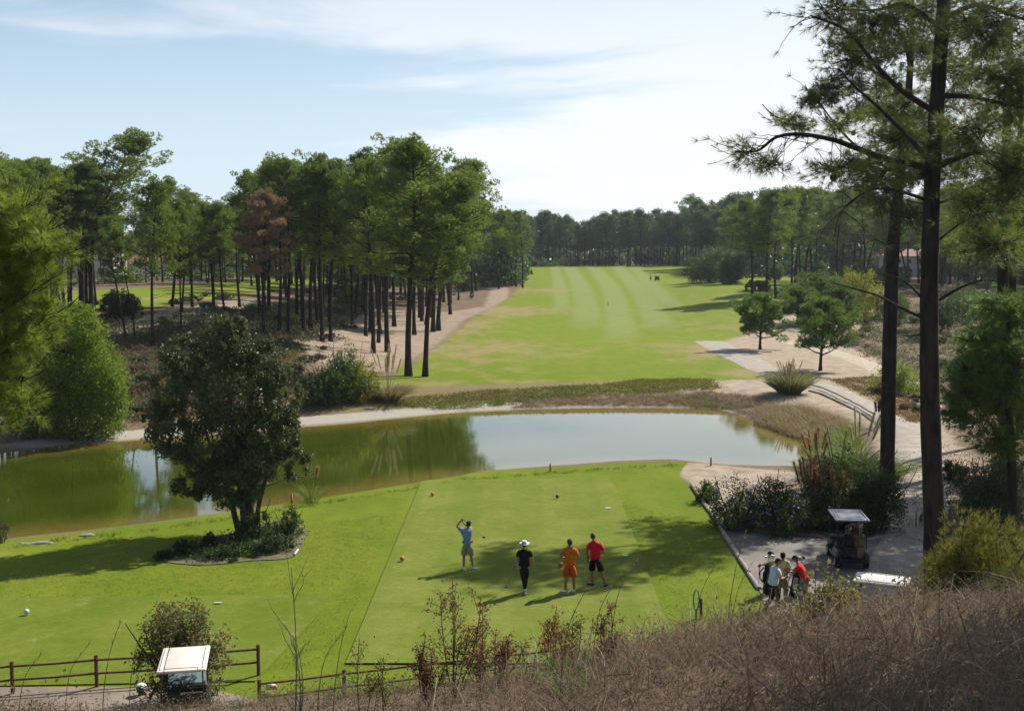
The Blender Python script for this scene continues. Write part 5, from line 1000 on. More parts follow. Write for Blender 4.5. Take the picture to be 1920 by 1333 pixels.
def person(label, loc, rz, J, shirt, legs, shoe, cap=None, skin=skin_m, long_=False, sleeve=.55, knee=.62, look=0.0, tilt=0.0, curl=(1.1, 1.1), palm=((0, 1, 0), (0, 1, 0)), sock=None, sc_=1.0, belt=None, group=None, hatkind='cap'):
    d = dict(pel=(0, 0, .94), wai=(0, .0, 1.08), che=(0, .01, 1.30), nek=(0, .0, 1.49), shL=(-.185, 0, 1.425), shR=(.185, 0, 1.425), elL=(-.24, .0, 1.14), elR=(.24, 0, 1.14), wrL=(-.23, .10, .92), wrR=(.23, .10, .92),
             hiL=(-.095, 0, .90), hiR=(.095, 0, .90), knL=(-.11, .02, .49), knR=(.11, .02, .49), anL=(-.12, 0, .085), anR=(.12, 0, .085), tL=(-.05, 1), tR=(.1, 1)); d.update(J)
    j = {k: np.array(v, float) for k, v in d.items()}; t = thing('person', label, 'person', loc, rz, group, (sc_,) * 3)
    names = ['pel', 'wai', 'che', 'nek', 'shL', 'elL', 'wrL', 'shR', 'elR', 'wrR', 'hiL', 'knL', 'anL', 'hiR', 'knR', 'anR']; V = [j[k] for k in names]
    up = unit(j['nek'] - j['che'] + [0, 0, .1]); fy = np.array([math.sin(look), math.cos(look), 0]); hd = j['nek'] + up * .05 + fy * .015
    V.append(hd + up * .03); ad = lambda a, b, f: j[a] * (1 - f) + j[b] * f
    V += [ad('hiL', 'knL', .45), ad('hiR', 'knR', .45), ad('knL', 'anL', .32), ad('knR', 'anR', .32)]
    E = [(0, 1), (1, 2), (2, 3), (3, 16), (2, 4), (4, 5), (5, 6), (2, 7), (7, 8), (8, 9), (0, 10), (10, 17), (17, 11), (11, 19), (19, 12), (0, 13), (13, 18), (18, 14), (14, 20), (20, 15)]
    Rd = [.105, .095, .105, .055, .058, .043, .028, .062, .043, .028, .062, .056, .040, .062, .056, .040, .056, .070, .070, .058, .058]
    b = MB(); b.add(*skinned(V, E, Rd)); hc = hd + up * .105 + fy * .01
    Vh, Fh = ball((0, 0, 0), (.079, .097, .115), 18, 14); Vh[:, 0] *= 1 - .22 * np.clip(-Vh[:, 2] / .118, 0, 1) ** 1.5; Vh[:, 1] += .012 * np.exp(-((Vh[:, 2] + .09) / .03) ** 2) * (Vh[:, 1] > 0)
    nose = np.exp(-(Vh[:, 0] / .016) ** 2 - ((Vh[:, 2] + .012) / .026) ** 2) * (Vh[:, 1] > 0); Vh[:, 1] += nose * .026; sx = np.cross(fy, up); Mh = np.stack([sx, np.cross(up, sx), up], 0)
    if tilt: Mh = np.array(Matrix.Rotation(tilt, 3, 'X')).T @ Mh
    b.add(Vh @ Mh + hc, Fh)
    for s in (-1, 1): b.add(*ball(hc + sx * s * .076 + np.array([0, 0, -.005]), (.012, .020, .032), 8, 6))
    for s, a, e, w_, pn, cu in ((-1, 'L', 'elL', 'wrL', palm[0], curl[0]), (1, 'R', 'elR', 'wrR', palm[1], curl[1])): hand(b, j[w_], j[w_] - j[e], np.array(pn, float), cu, s)
    b.obj('body', skin, t, smooth=True)
    ey = MB()
    for s in (-1, 1): ey.add(*ball(hc + (np.array([s * .030, .086, .012])) @ Mh, .011, 8, 6))
    ey.obj('eyes', black_m, t); MB().add(*tubec([hc + np.array([-.024, .088, -.052]) @ Mh, hc + np.array([0, .094, -.054]) @ Mh, hc + np.array([.024, .088, -.052]) @ Mh], .006, 5)).obj('mouth', simple_lip, t)
    if hatkind != 'hat' or True:
        Vc, Fc = ball((0, -.006, .010), (.087, .105, .113), 18, 14); keep = (Vc[:, 2] > .035) | ((Vc[:, 1] < -.01) & (Vc[:, 2] > -.055)); ff = keep[Fc].all(1); MB().add(Vc @ Mh + hc, Fc[ff]).obj('hair', hair_m, t, smooth=True)
    BW, BC = (.218, .165), (.228, .165)
    shV = [j['pel'] - [0, 0, .06], j['wai'], j['che'], j['nek'] + up * .03, j['shL'] + [.015, 0, 0], ad('shL', 'elL', sleeve + .22), j['shR'] - [.015, 0, 0], ad('shR', 'elR', sleeve + .22), j['pel'] + [0, 0, .04]]
    s_ = MB(); s_.add(*skinned(shV, [(0, 8), (8, 1), (1, 2), (2, 3), (2, 4), (4, 5), (2, 6), (6, 7)], [BW, BW, BC, .072, .092, .070, .092, .070, BW], 2)); s_.obj('shirt', shirt, t, smooth=True)
    # shorts or trousers
    if long_: f = [ad('hiL', 'knL', .5), j['knL'], ad('knL', 'anL', .93), ad('hiR', 'knR', .5), j['knR'], ad('knR', 'anR', .93)]; rr = [.115, .085, .070] * 2
    else: f = [ad('hiL', 'knL', .5), ad('hiL', 'knL', knee + .25), ad('hiL', 'knL', knee + .30), ad('hiR', 'knR', .5), ad('hiR', 'knR', knee + .25), ad('hiR', 'knR', knee + .30)]; rr = [.125, .125, .122] * 2
    pV = [j['pel'] + [0, 0, .10], j['pel'], j['hiL']] + f[:3] + [j['hiR']] + f[3:]
    s_ = MB(); s_.add(*skinned(pV, [(0, 1), (1, 2), (2, 3), (3, 4), (4, 5), (1, 6), (6, 7), (7, 8), (8, 9)], [(.205, .155), (.200, .165), .135, rr[0], rr[1], rr[2], .135, rr[3], rr[4], rr[5]], 1)); s_.obj('trousers' if long_ else 'shorts', legs, t, smooth=True)
    for a, k in (('anL', 'tL'), ('anR', 'tR')):
        dd = unit(np.array([j[k][0], j[k][1], 0])); an = j[a]; ang = math.atan2(-dd[0], dd[1]); pz = max(0, an[2] - .085); pit = min(.7, pz * 4) * (-1 if pz else 0)
        M_ = Matrix.Translation(an) @ Matrix.Rotation(ang, 4, 'Z') @ Matrix.Rotation(pit, 4, 'X'); sh = MB(); V1, F1 = rounded((0, .055, -.045), (.098, .285, .075), .034, 3); V1[:, 2] -= np.clip(V1[:, 1] - .06, 0, 1) * .22 * (V1[:, 2] > -.045); V2, F2 = rounded((0, .055, -.078), (.104, .295, .018), .008, 1)
        A4 = np.array(M_); tr_ = lambda v: v @ A4[:3, :3].T + A4[:3, 3]; so = sh.add(tr_(V1), F1).obj('shoe', shoe, t, smooth=True); MB().add(tr_(V2), F2).obj('sole', white_m if shoe is not white_m else rubber, so)
        if sock: MB().add(*tube([an, ad('anL' if a == 'anL' else 'anR', 'knL' if a == 'anL' else 'knR', .16)], [.050, .053], 10)).obj('sock', sock, t, smooth=True)
    if belt: V1, F1 = tube([j['wai'] - [0, 0, .085], j['wai'] - [0, 0, .05]], 1, 20); c0 = j['wai']; V1[:, :2] = (V1[:, :2] - c0[:2]) * np.array([.19, .155]) + c0[:2]; MB().add(V1, F1).obj('belt', belt, t, smooth=True)
    if cap is not None:
        if hatkind == 'cap':
            Vc, Fc = ball((0, 0, .035), (.091, .110, .090), 18, 10); ff = (Vc[:, 2] > .034)[Fc].all(1); hb = MB(); ho = MB().add(Vc @ Mh + hc, Fc[ff]).obj('cap', cap, t, smooth=True); a = np.linspace(-1.1, 1.1, 9); inn = np.stack([np.sin(a) * .084, np.cos(a) * .10, a * 0 + .038], -1); outr = np.stack([np.sin(a) * .088, np.cos(a) * .10 + .075 * np.cos(a * .9), a * 0 + .022], -1)
            Vb = np.concatenate([inn, outr, inn - [0, 0, .006], outr - [0, 0, .006]]); i = np.arange(8)[:, None]; hb.add(Vb @ Mh + hc, np.concatenate([i + [[0, 1, 10, 9]], i + [[18, 27, 28, 19]], i + [[9, 10, 28, 27]]])); hb.obj('brim', cap, ho, smooth=True)
        else:
            n = 28; a = np.linspace(0, 2 * np.pi, n, endpoint=False); prof = [(.175, .030), (.18, .036), (.12, .026), (.088, .036), (.086, .075), (.080, .118), (.060, .132), (.02, .118), (.001, .116)]
            Vb = np.concatenate([np.stack([np.cos(a) * q * (1 if q < .1 else 1), np.sin(a) * (q * 1.10), 0 * a + z + (.016 * np.cos(a) ** 2 if q > .1 else 0)], -1) for q, z in prof]); i = (np.arange(len(prof) - 1) * n)[:, None]; k = np.arange(n)[None]; k2 = (k + 1) % n
            hb = MB().add(Vb @ Mh + hc, np.stack([i + k, i + k2, i + n + k2, i + n + k], -1).reshape(-1, 4)); ho = hb.obj('hat', cap, t, smooth=True)
            Vb = np.concatenate([np.stack([np.cos(a) * .090, np.sin(a) * .099, 0 * a + z], -1) for z in (.040, .062)]); MB().add(Vb @ Mh + hc, np.stack([k + 0 * k2, k2, n + k2, n + k], -1).reshape(-1, 4)).obj('hat_band', black_m, ho, smooth=True)
    return t, j
simple_lip = simple('lips', (.30, .12, .09), .5)
def W(loc, rz, p, s=1.0): c, q = math.cos(rz), math.sin(rz); return np.array([loc[0] + s * (p[0] * c - p[1] * q), loc[1] + s * (p[0] * q + p[1] * c), loc[2] + s * p[2]])
club_head_m = simple('club_head', (.02, .02, .022), .25, spec=.6); white_gloss = simple('white_gloss', (.8, .8, .8), .3)
def club(label, a, b, group=None, wood=True, headdir=(0, 1, 0)):
    """a: top of the grip, b: the head end (world)"""
    a, b = np.array(a, float), np.array(b, float); t = thing('golf_club', label, 'golf club', a, 0, group); d = unit(b - a); L = np.linalg.norm(b - a)
    MB().add(*tubec([0 * d, d * L], [.0075, .0045], 6)).obj('shaft', steel, t, smooth=True); MB().add(*tubec([0 * d, d * .27], [.014, .011], 8)).obj('grip', rubber, t, smooth=True)
    h = unit(np.array(headdir, float)); c = b - a + h * .03
    if wood: V, F = ball((0, 0, 0), (.062, .052, .030), 12, 8); MB().add(V + c, F).obj('club_head', club_head_m, t, smooth=True); V, F = rounded(c + h * .035, (.06, .02, .04), .006); MB().add(V, F).obj('club_face', white_gloss, t)
    else: V, F = rounded(c, (.075, .02, .045), .007); MB().add(V, F).obj('club_head', steel, t)
    return t
TZ = .05
def on(px, py, z=None): p = plane(px, py, TZ) if z is None else plane(px, py, z); return p
# the man in the blue shirt at the end of his swing
L1 = on(875, 1068); r1 = -.05
_, j = person('golfer in light blue polo and khaki shorts holding his finished swing over the left shoulder', L1, r1, dict(pel=(.02, 0, .94), wai=(.03, 0, 1.08), che=(.0, .0, 1.31), nek=(.04, .02, 1.49), shL=(-.19, .05, 1.43), shR=(.17, .02, 1.43), elL=(-.37, .16, 1.53), elR=(-.02, .30, 1.52), wrL=(-.22, .17, 1.72), wrR=(-.16, .20, 1.69), hiL=(-.07, 0, .90), hiR=(.12, 0, .90), knL=(-.10, .05, .49), knR=(.16, .03, .49), anL=(-.10, -.04, .085), anR=(.22, .06, .085), tL=(-.2, 1), tR=(.95, .15)),
           cloth('light_blue_polo', (.20, .32, .45)), cloth('khaki', (.36, .33, .24)), simple('grey_white_shoe', (.5, .5, .5), .5), cloth('navy_cap', (.03, .03, .06)), look=.5, belt=black_m, palm=((.5, .3, 0), (-.3, -.5, 0)), curl=(1.5, 1.5), sleeve=.45)
club('driver swung behind the head of the golfer in blue', W(L1, r1, (-.19, .14, 1.83)), W(L1, r1, (.60, -.02, 1.22)), 'clubs held by the golfers on the tee', headdir=(.5, -.4, -.8))
# black shirt, white hat
L2 = on(983, 1112); r2 = .02
person('golfer in black polo and black trousers with a wide white hat, walking away', L2, r2, dict(elL=(-.24, .05, 1.15), wrL=(-.25, .16, .93), elR=(.27, .0, 1.15), wrR=(.30, .13, .98), knL=(-.03, .10, .50), anL=(.04, .12, .085), knR=(.05, .02, .49), anR=(.0, -.16, .12), tL=(.0, 1), tR=(.15, 1)),
       black_m, cloth('charcoal_trousers', (.018, .018, .02)), simple('two_tone_shoe', (.12, .12, .13), .5), white_m, long_=True, hatkind='hat', sock=white_m, palm=((0, -1, .2), (0, 1, 0)), curl=(1.3, .9))
club('driver held head down in the left hand of the golfer in black', W(L2, r2, (-.27, .20, .93)), on(950, 1100) + [0, 0, .03], 'clubs held by the golfers on the tee', headdir=(-.3, -1, 0))
# orange
L3 = on(1068, 1111); r3 = .0
person('golfer dressed all in orange standing with his back to the camera', L3, r3, dict(pel=(.0, 0, .95), elL=(-.28, .04, 1.15), wrL=(-.14, .22, 1.10), elR=(.29, .03, 1.15), wrR=(.16, .22, 1.10), knL=(-.12, .03, .49), knR=(.13, .02, .49), anL=(-.14, -.02, .085), anR=(.15, .03, .085), tL=(-.9, .5), tR=(-.1, 1)),
       cloth('orange_polo', (.60, .16, .02)), cloth('dark_orange_shorts', (.52, .09, .012)), simple('pale_blue_shoe', (.40, .48, .58), .5), cloth('olive_cap', (.06, .055, .045)), skin=skin_t, sc_=1.03, sleeve=.75)
# red
L4 = on(1116, 1099); r4 = -.1
person('golfer in a red polo and black shorts leaning on a club, right foot stepped out', L4, r4, dict(pel=(.0, 0, .95), che=(-.02, .03, 1.31), nek=(-.06, .06, 1.49), shL=(-.20, .05, 1.42), shR=(.15, .02, 1.42), elL=(-.28, .08, 1.16), wrL=(-.26, .22, .96), elR=(.26, .05, 1.15), wrR=(.14, .22, 1.06), knL=(-.11, .05, .49), knR=(.20, -.02, .49), anL=(-.10, .06, .085), anR=(.34, -.04, .09), tL=(-1, .35), tR=(.4, 1)),
       cloth('red_polo', (.62, .012, .03)), black_m, black_m, None, skin=skin_t, sc_=1.03, look=-.25, sleeve=.7, palm=((0, -1, 0), (0, 1, 0)))
club('club standing under the left hand of the golfer in red', W(L4, r4, (-.27, .26, .98)), W(L4, r4, (-.20, .22, .04)), 'clubs held by the golfers on the tee', wood=False)
# the three beside the parking area
GZ = .03
L5 = on(1466, 1134, GZ); r5 = 2.9
person('man in a pale yellow shirt resting one arm on a club beside the parking area', L5, r5, dict(shR=(.19, 0, 1.42), elR=(.44, .06, 1.36), wrR=(.66, .12, 1.30), elL=(-.22, .08, 1.15), wrL=(-.08, .28, 1.08), nek=(0, .05, 1.48)), cloth('yellow_polo', (.62, .52, .26)), cloth('tan_trousers', (.20, .17, .11)), rubber, black_m, long_=True, tilt=-.2, skin=skin_t, group=None)
club('club under the outstretched hand of the man in yellow', W(L5, r5, (.72, .16, 1.26)), W(L5, r5, (.78, .2, .05)), wood=False)
L6 = on(1449, 1146, GZ); r6 = -1.2
person('man in a white and pale blue polo striding in front of the man in yellow', L6, r6, dict(pel=(0, -.02, .90), wai=(0, .02, 1.04), che=(0, .06, 1.25), nek=(0, .10, 1.43), shL=(-.175, .06, 1.37), shR=(.175, .06, 1.37), elL=(-.24, .10, 1.10), wrL=(-.14, .32, 1.12), elR=(.24, .10, 1.10), wrR=(.14, .32, 1.10), hiL=(-.09, 0, .87), hiR=(.09, 0, .87), knL=(-.10, .24, .50), anL=(-.10, .22, .085), knR=(.10, -.12, .48), anR=(.10, -.42, .10)), cloth('white_blue_polo', (.62, .70, .80)), black_m, simple('grey_shoe', (.35, .36, .38), .5), black_m, long_=True, tilt=-.3)
L7 = on(1507, 1140, GZ); r7 = 1.1
person('man in a bright red polo, blue jeans and dark cap leaning over the papers', L7, r7, dict(pel=(0, -.05, .92), wai=(0, .03, 1.05), che=(0, .13, 1.25), nek=(0, .22, 1.42), shL=(-.175, .16, 1.37), shR=(.175, .16, 1.37), elL=(-.22, .30, 1.16), wrL=(-.12, .50, 1.18), elR=(.22, .30, 1.16), wrR=(.10, .50, 1.17), knL=(-.11, .10, .49), knR=(.11, -.02, .48), anL=(-.12, .05, .085), anR=(.12, -.18, .09)), cloth('bright_red_polo', (.60, .03, .02)), cloth('blue_jeans', (.10, .17, .27)), rubber, cloth('dark_cap', (.02, .02, .025)), long_=True, tilt=-.45, skin=skin_t)
L8 = gv(1220, 527); person('tiny figure in a white shirt standing left of the far cart on the fairway', L8, .3, {}, white_m, black_m, black_m, None)
pap = thing('score_sheet', 'white papers held up between the men in yellow and red', 'papers', at(1479, 1068, 37.9)); V, F = box((0, 0, 0), (.42, .28, .006), .3, 1, .35, .15); MB().add(V, F).obj('sheet', white_m, pap); V, F = box((.16, .02, .03), (.26, .20, .006), -.3, 1, .5, -.3); MB().add(V, F).obj('sheet', white_m, pap)

# ---------------------------------------------------------------- golf bags, trolley, carts
def bag(label, loc, rz, tiltx, mat, mat2, group=None, seed=0, s=1.0, n=7):
    r = np.random.default_rng(seed); t = thing('golf_bag', label, 'golf bag', loc, 0, group, (s,) * 3, (tiltx, 0, rz))
    MB().add(*tubec([[0, 0, 0], [0, 0, .06], [0, 0, .45], [0, 0, .82], [0, 0, .88]], [.125, .13, .12, .135, .13], 14)).obj('bag_body', mat, t, smooth=True)
    for x, y, z, a, b_, c in [(0, -.13, .28, .20, .10, .34), (.13, 0, .45, .08, .16, .40), (-.13, 0, .5, .07, .14, .34), (0, -.13, .62, .18, .07, .2)]: V, F = rounded((x, y, z), (a, b_, c), .03, 2); MB().add(V, F).obj('pocket', mat2, t, smooth=True)
    MB().add(*tube([[-.1, .12, .75], [-.16, .20, .6], [-.14, .20, .4], [-.08, .13, .3]], .018, 6)).obj('strap', mat2, t, smooth=True)
    for i in range(n):
        a = r.uniform(0, 6.28); q = r.uniform(.02, .09); p = np.array([math.cos(a) * q, math.sin(a) * q, .86]); h = r.uniform(.18, .36); e = p + [r.normal() * .03, r.normal() * .03, h]; MB().add(*tubec([p, e], .006, 5)).obj('club_shaft', steel, t)
        if i % 3: V, F = rounded(e + [0.02, 0, 0], (.075, .02, .05), .008); MB().add(V, F).obj('club_head', steel, t)
        else: MB().add(*ball(e + [0, .02, .03], (.05, .07, .06), 10, 8)).obj('head_cover', mat2 if i else mat, t, smooth=True)
    return t
green_p = simple('dark_green_paint', (.012, .045, .042), .3, (.01, .035, .034), 3, spec=.5, coat=.4)
beige_p = simple('beige_plastic', (.78, .68, .60), .45, (.70, .60, .52), 3, spec=.45, bump=.05)
white_p = simple('white_plastic', (.74, .72, .68), .4, (.66, .63, .58), 3, spec=.45)
grey_p = simple('grey_roof', (.30, .31, .34), .35, (.22, .23, .26), 3, spec=.5)
seat_m = simple('seat_vinyl', (.05, .045, .04), .5); strut_m = simple('black_metal', (.02, .02, .022), .4, spec=.5)
gm_, gt = newmat('windscreen'); gg = gt.n('ShaderNodeBsdfGlossy', Roughness=.04); gtr = gt.n('ShaderNodeBsdfTransparent', Color=(.80, .90, .92)); gdf = gt.n('ShaderNodeBsdfDiffuse', Color=(.55, .68, .72)); gtl = gt.n('ShaderNodeBsdfTranslucent', Color=(.6, .74, .78)); dust = gt.n('ShaderNodeMixShader', i0=.6, i1=gdf, i2=gtl); finish(gt, gt.n('ShaderNodeMixShader', i0=.40, i1=gt.n('ShaderNodeMixShader', i0=.12, i1=gtr, i2=gg), i2=dust)); glass_m = gm_
cm_, ct = newmat('clear_windscreen'); finish(ct, ct.n('ShaderNodeMixShader', i0=.10, i1=ct.n('ShaderNodeBsdfTransparent', Color=(.75, .82, .82)), i2=ct.n('ShaderNodeBsdfGlossy', Roughness=.04))); clear_m = cm_
tyre_m = simple('tyre', (.02, .02, .02), .85); hub_m = simple('wheel_cover', (.45, .45, .46), .4, metal=.3)
def cart(label, loc, rz, body, roof, group='golf carts', seatm=seat_m, windscreen=True, glass=None):
    t = thing('golf_cart', label, 'golf cart', loc, rz, group, (1, 1, .93)); P = lambda n, vf, m, par=t, sm=False: MB().add(*vf).obj(n, m, par, smooth=sm)
    P('floor', rounded((0, .05, .28), (1.10, 2.20, .10), .03), strut_m)
    P('front_cowl', rounded((0, 1.02, .58), (1.12, .50, .52), .14, 4, M=Matrix.Rotation(-.28, 4, 'X')), body, sm=True)
    P('dashboard', rounded((0, .74, .80), (1.06, .22, .16), .04), strut_m); P('front_bumper', rounded((0, 1.27, .36), (1.06, .10, .16), .04), strut_m)
    P('rear_body', rounded((0, -.62, .48), (.62, .86, .36), .08, 3), body, sm=True)
    for s in (-1, 1): P('rear_fender', rounded((s * .46, -.62, .52), (.28, .86, .34), .11, 4), body, sm=True); P('side_sill', rounded((s * .53, .20, .32), (.07, .85, .10), .02), body)
    P('bag_well', rounded((0, -1.08, .40), (.92, .36, .07), .02), strut_m)
    P('seat', rounded((0, -.28, .74), (1.02, .48, .12), .05, 3), seatm, sm=True); P('backrest', rounded((0, -.56, 1.0), (1.02, .09, .36), .04, 3, M=Matrix.Rotation(.15, 4, 'X')), seatm, sm=True)
    for s in (-1, 1): P('armrest', tube([[s * .55, -.5, .98], [s * .56, -.35, .93], [s * .56, -.1, .92], [s * .55, -.02, .78]], .018, 6), strut_m, sm=True)
    r_ = t and P('roof', rounded((0, -.02, 1.86), (1.22, 1.78, .075), .035, 3), roof, sm=True)
    P('roof_panel', rounded((0, -.02, 1.905), (.86, 1.50, .03), .012, 2), roof, r_, True)
    for x in (-.5, .5): P('roof_gutter', tube([[x * 1.04, -.80, 1.90], [x * 1.04, 0, 1.912], [x * 1.04, .76, 1.90]], .022, 6), roof, r_, True)
    P('roof_lip', rounded((0, -.02, 1.825), (1.16, 1.70, .03), .01, 1), strut_m, r_)
    for x in (-.52, .52):
        P('strut', tube([[x, .86, .80], [x * .99, .76, 1.2], [x * .97, .62, 1.82]], .020, 6), strut_m, sm=True); P('strut', tube([[x, -.76, .62], [x * .99, -.74, 1.2], [x * .97, -.68, 1.82]], .020, 6), strut_m, sm=True)
    P('rear_crossbar', tube([[-.52, -.75, 1.35], [.52, -.75, 1.35]], .018, 6), strut_m, sm=True)
    if windscreen: w1 = P('windscreen', box((0, .73, 1.32), (1.0, .012, .92), 0, 1, .24), glass or clear_m); P('screen_frame', tube([[-.5, .84, .87], [.5, .84, .87]], .014, 6), strut_m, w1, True)
    sw = P('steering_wheel', (lambda a: tube(np.stack([-.26 + np.cos(a) * .17, .42 + np.sin(a) * .12, .98 + np.sin(a) * .12], -1), .015, 6))(np.linspace(0, 2 * np.pi, 25)), strut_m, sm=True); P('steering_column', tube([[-.26, .42, .98], [-.26, .70, .72]], .02, 6), strut_m, sw, True); P('spoke', tube([[-.42, .42, .98], [-.1, .42, .98]], .012, 5), strut_m, sw)
    for s in (-1, 1): P('headlight', rounded((s * .38, 1.27, .60), (.16, .04, .09), .015), white_gloss); P('tail_light', rounded((s * .46, -1.055, .58), (.10, .02, .06), .008), simple_red)
    for x in (-.50, .50):
        for y in (.86, -.78):
            P('wheel', (lambda a, th: (lambda V, F: (V, F))(*tube([[x - .10, y, .23], [x - .085, y, .23], [x + .085, y, .23], [x + .10, y, .23]], [.18, .23, .23, .18], 20)))(0, 0), tyre_m)
            wh = [c for c in t.children if c.name.startswith('wheel')][-1]; P('hub', tubec([[x - .095, y, .23], [x + .095, y, .23]], .13, 16), hub_m, wh)
    return t
simple_red = simple('red_lens', (.4, .02, .02), .3)
c1 = plane(1596, 1064, GZ); h1 = -R(6); c1c = W((c1[0], c1[1], GZ), h1, (0, .80, 0))
cart('dark green golf cart with grey roof parked on the shaded parking area', c1c, h1, green_p, grey_p)
bag('black golf bag strapped upright behind the dark green cart', W(c1c, h1, (-.20, -1.08, .44)), h1, R(8), black_m, cloth('dark_grey_fabric', (.04, .04, .045)), 'golf bags on the dark green cart', 1)
bag('brown golf bag strapped behind the dark green cart on the right', W(c1c, h1, (.22, -1.08, .44)), h1, R(8), cloth('brown_canvas', (.15, .10, .06)), cloth('tan_canvas', (.24, .17, .11)), 'golf bags on the dark green cart', 2)
bpk = thing('jacket', 'rust coloured jacket lying over the backrest of the dark green cart', 'jacket', W(c1c, h1, (0, -.60, 1.15))); V, F = rounded((0, 0, 0), (.34, .16, .22), .07, 3); V += .015 * np.sin(V[:, [1, 2, 0]] * 40); MB().add(V, F).obj('cloth', cloth('rust_cloth', (.28, .08, .03)), bpk, smooth=True)
z2 = float(H(np.array([-7.55]), np.array([27.6]), False)[0]); c2 = np.array([-7.82, 27.2, 0.03])
cart('beige roofed golf cart standing by the fence corner at the bottom left', c2, R(11), simple('black_plastic', (.03, .03, .032), .5), beige_p, glass=glass_m).scale = (.92, .94, .90)
c3 = np.array([at(1652, 1092, 34.3)[0], 34.3, .03])
cart('white roofed golf cart almost hidden behind the brow of the slope', c3, R(66), white_p, white_p).scale = (.86, .88, .84)
p4 = gv(1232, 526); cart('tiny golf cart with white roof far out on the right of the fairway', p4, R(-10), green_p, white_p, windscreen=False)
bag('tall dark golf bag with clubs standing behind the man in white and blue', on(1438, 1112, GZ), .4, R(6), cloth('dark_green_bag', (.015, .04, .03)), black_m, None, 3, 1.15, 9)
bag('black golf bag between the man in yellow and the man in red', on(1486, 1120, GZ), 1.2, R(10), black_m, simple('silver_trim', (.3, .3, .32), .4), None, 4, 1.1, 7)
for i, (px, py) in enumerate([(991, 515), (997, 515)]):
    p = gv(px, py); t = thing('golf_trolley', ['left one of two dark golf trolleys far down the left of the fairway', 'right one of two dark golf trolleys far down the left of the fairway'][i], 'golf trolley', p, .3 * i, 'golf trolleys far away')
    MB().add(*tubec([[0, 0, .15], [0, .1, .8], [0, .18, 1.45]], [.26, .30, .16], 10)).obj('bag', black_m, t, smooth=True)
    for s in (-1, 1): MB().add(*tubec([[s * .42, 0, .2], [s * .36, 0, .2]], .2, 14)).obj('wheel', tyre_m, t)
    MB().add(*tube([[-.4, 0, .2], [.4, 0, .2]], .03, 5)).obj('axle', strut_m, t); MB().add(*tube([[0, .1, .3], [0, -.3, 1.2], [0, -.4, 1.25]], .025, 5)).obj('handle', strut_m, t)

# ---------------------------------------------------------------- tee furniture
orange_m = simple('orange_paint', (.62, .16, .02), .45, (.5, .10, .015), 5)
def marker(px, py, mat, label, rad=.085, group='tee markers', z=TZ):
    p = plane(px, py + 5, z); t = thing('tee_marker', label, 'tee marker', p, 0, group); MB().add(*ball((0, 0, rad * .95 + .02), rad, 18, 12)).obj('ball', mat, t, smooth=True); MB().add(*tubec([[0, 0, -.03], [0, 0, .04]], .02, 8)).obj('spike', steel, t)
marker(811, 925, orange_m, 'orange tee marker ball near the pond end of the tee, left side'); marker(1045, 929, simple('dark_orange_paint', (.16, .06, .03), .5), 'dark tee marker ball near the pond end of the tee, right side')
marker(754, 1047, orange_m, 'orange tee marker ball left of the golfer in blue'); marker(1051, 1058, orange_m, 'orange tee marker ball beside the man in orange')
marker(50, 1147, simple('pale_blue_paint', (.55, .62, .75), .4), 'pale blue tee marker ball in the tree shadow on the lower tee', .085)
def stake(px, py, hpx, mat, label, r_=.035):
    p = gv(px, py); hh = hpx * p[1] / FPX; t = thing('stake', label, 'stake', p, 0, 'hazard stakes'); MB().add(*tubec([[0, 0, -.1], [0, 0, hh * .9]], r_, 8)).obj('post', mat, t, smooth=True); MB().add(*tubec([[0, 0, hh * .9], [0, 0, hh]], [r_, r_ * .6], 8)).obj('tip', mat, t)
ystk = simple('orange_brown_stake', (.40, .20, .05), .7)
stake(1032, 884, 15, ystk, 'orange stake on the bank behind the middle of the tee', .05); stake(1333, 873, 16, ystk, 'orange stake at the right end of the near pond bank', .05); stake(547, 944, 18, simple('red_stake', (.45, .14, .05), .7), 'reddish stake at the waterline right of the leafy tree', .05)
stake(1717, 990, 32, strut_m, 'thin black stake on the path edge beside the large foreground pine', .025); stake(1140, 574, 8, strut_m, 'tiny dark stick standing in the middle of the fairway', .05)
p = plane(1305, 1158, GZ); t = thing('club_washer', 'teal loop handled washer with a black post at the lower right of the tee', 'club washer', p); a = np.linspace(0, 2 * np.pi, 24)
teal = simple('teal_paint', (.04, .28, .24), .4); MB().add(*tube(np.stack([np.cos(a) * .085, 0 * a, .62 + np.sin(a) * .32 - .05], -1), .022, 7)).obj('loop', teal, t, smooth=True); MB().add(*tubec([[0, 0, -.1], [0, 0, .3]], .035, 8)).obj('stand', teal, t); MB().add(*tubec([[.15, 0, -.1], [.15, 0, .62]], .045, 10)).obj('post', strut_m, t, smooth=True); MB().add(*tubec([[.06, 0, .35], [.15, 0, .35]], .02, 6)).obj('bracket', strut_m, t)
def slab(px, py, s, mat, label, z=.05): p = plane(px, py, z); t = tag(link('ground_plate', None, None, p), label, 'ground plate'); V, F = rounded((0, 0, .02), s, .01); MB().add(V, F).obj('plate', mat, t)
slab(1140, 953, (.24, .12, .03), white_gloss, 'small white plate on the grass at the edge of the tree shadow'); slab(1173, 1042, (.20, .10, .03), white_gloss, 'small white plate inside the tree shadow on the tee'); slab(408, 1131, (.24, .06, .04), white_gloss, 'small white edging piece on the lower tee'); slab(556, 1035, (.06, .7, .05), white_gloss, 'thin white edging strip at the right end of the island bed', .06)
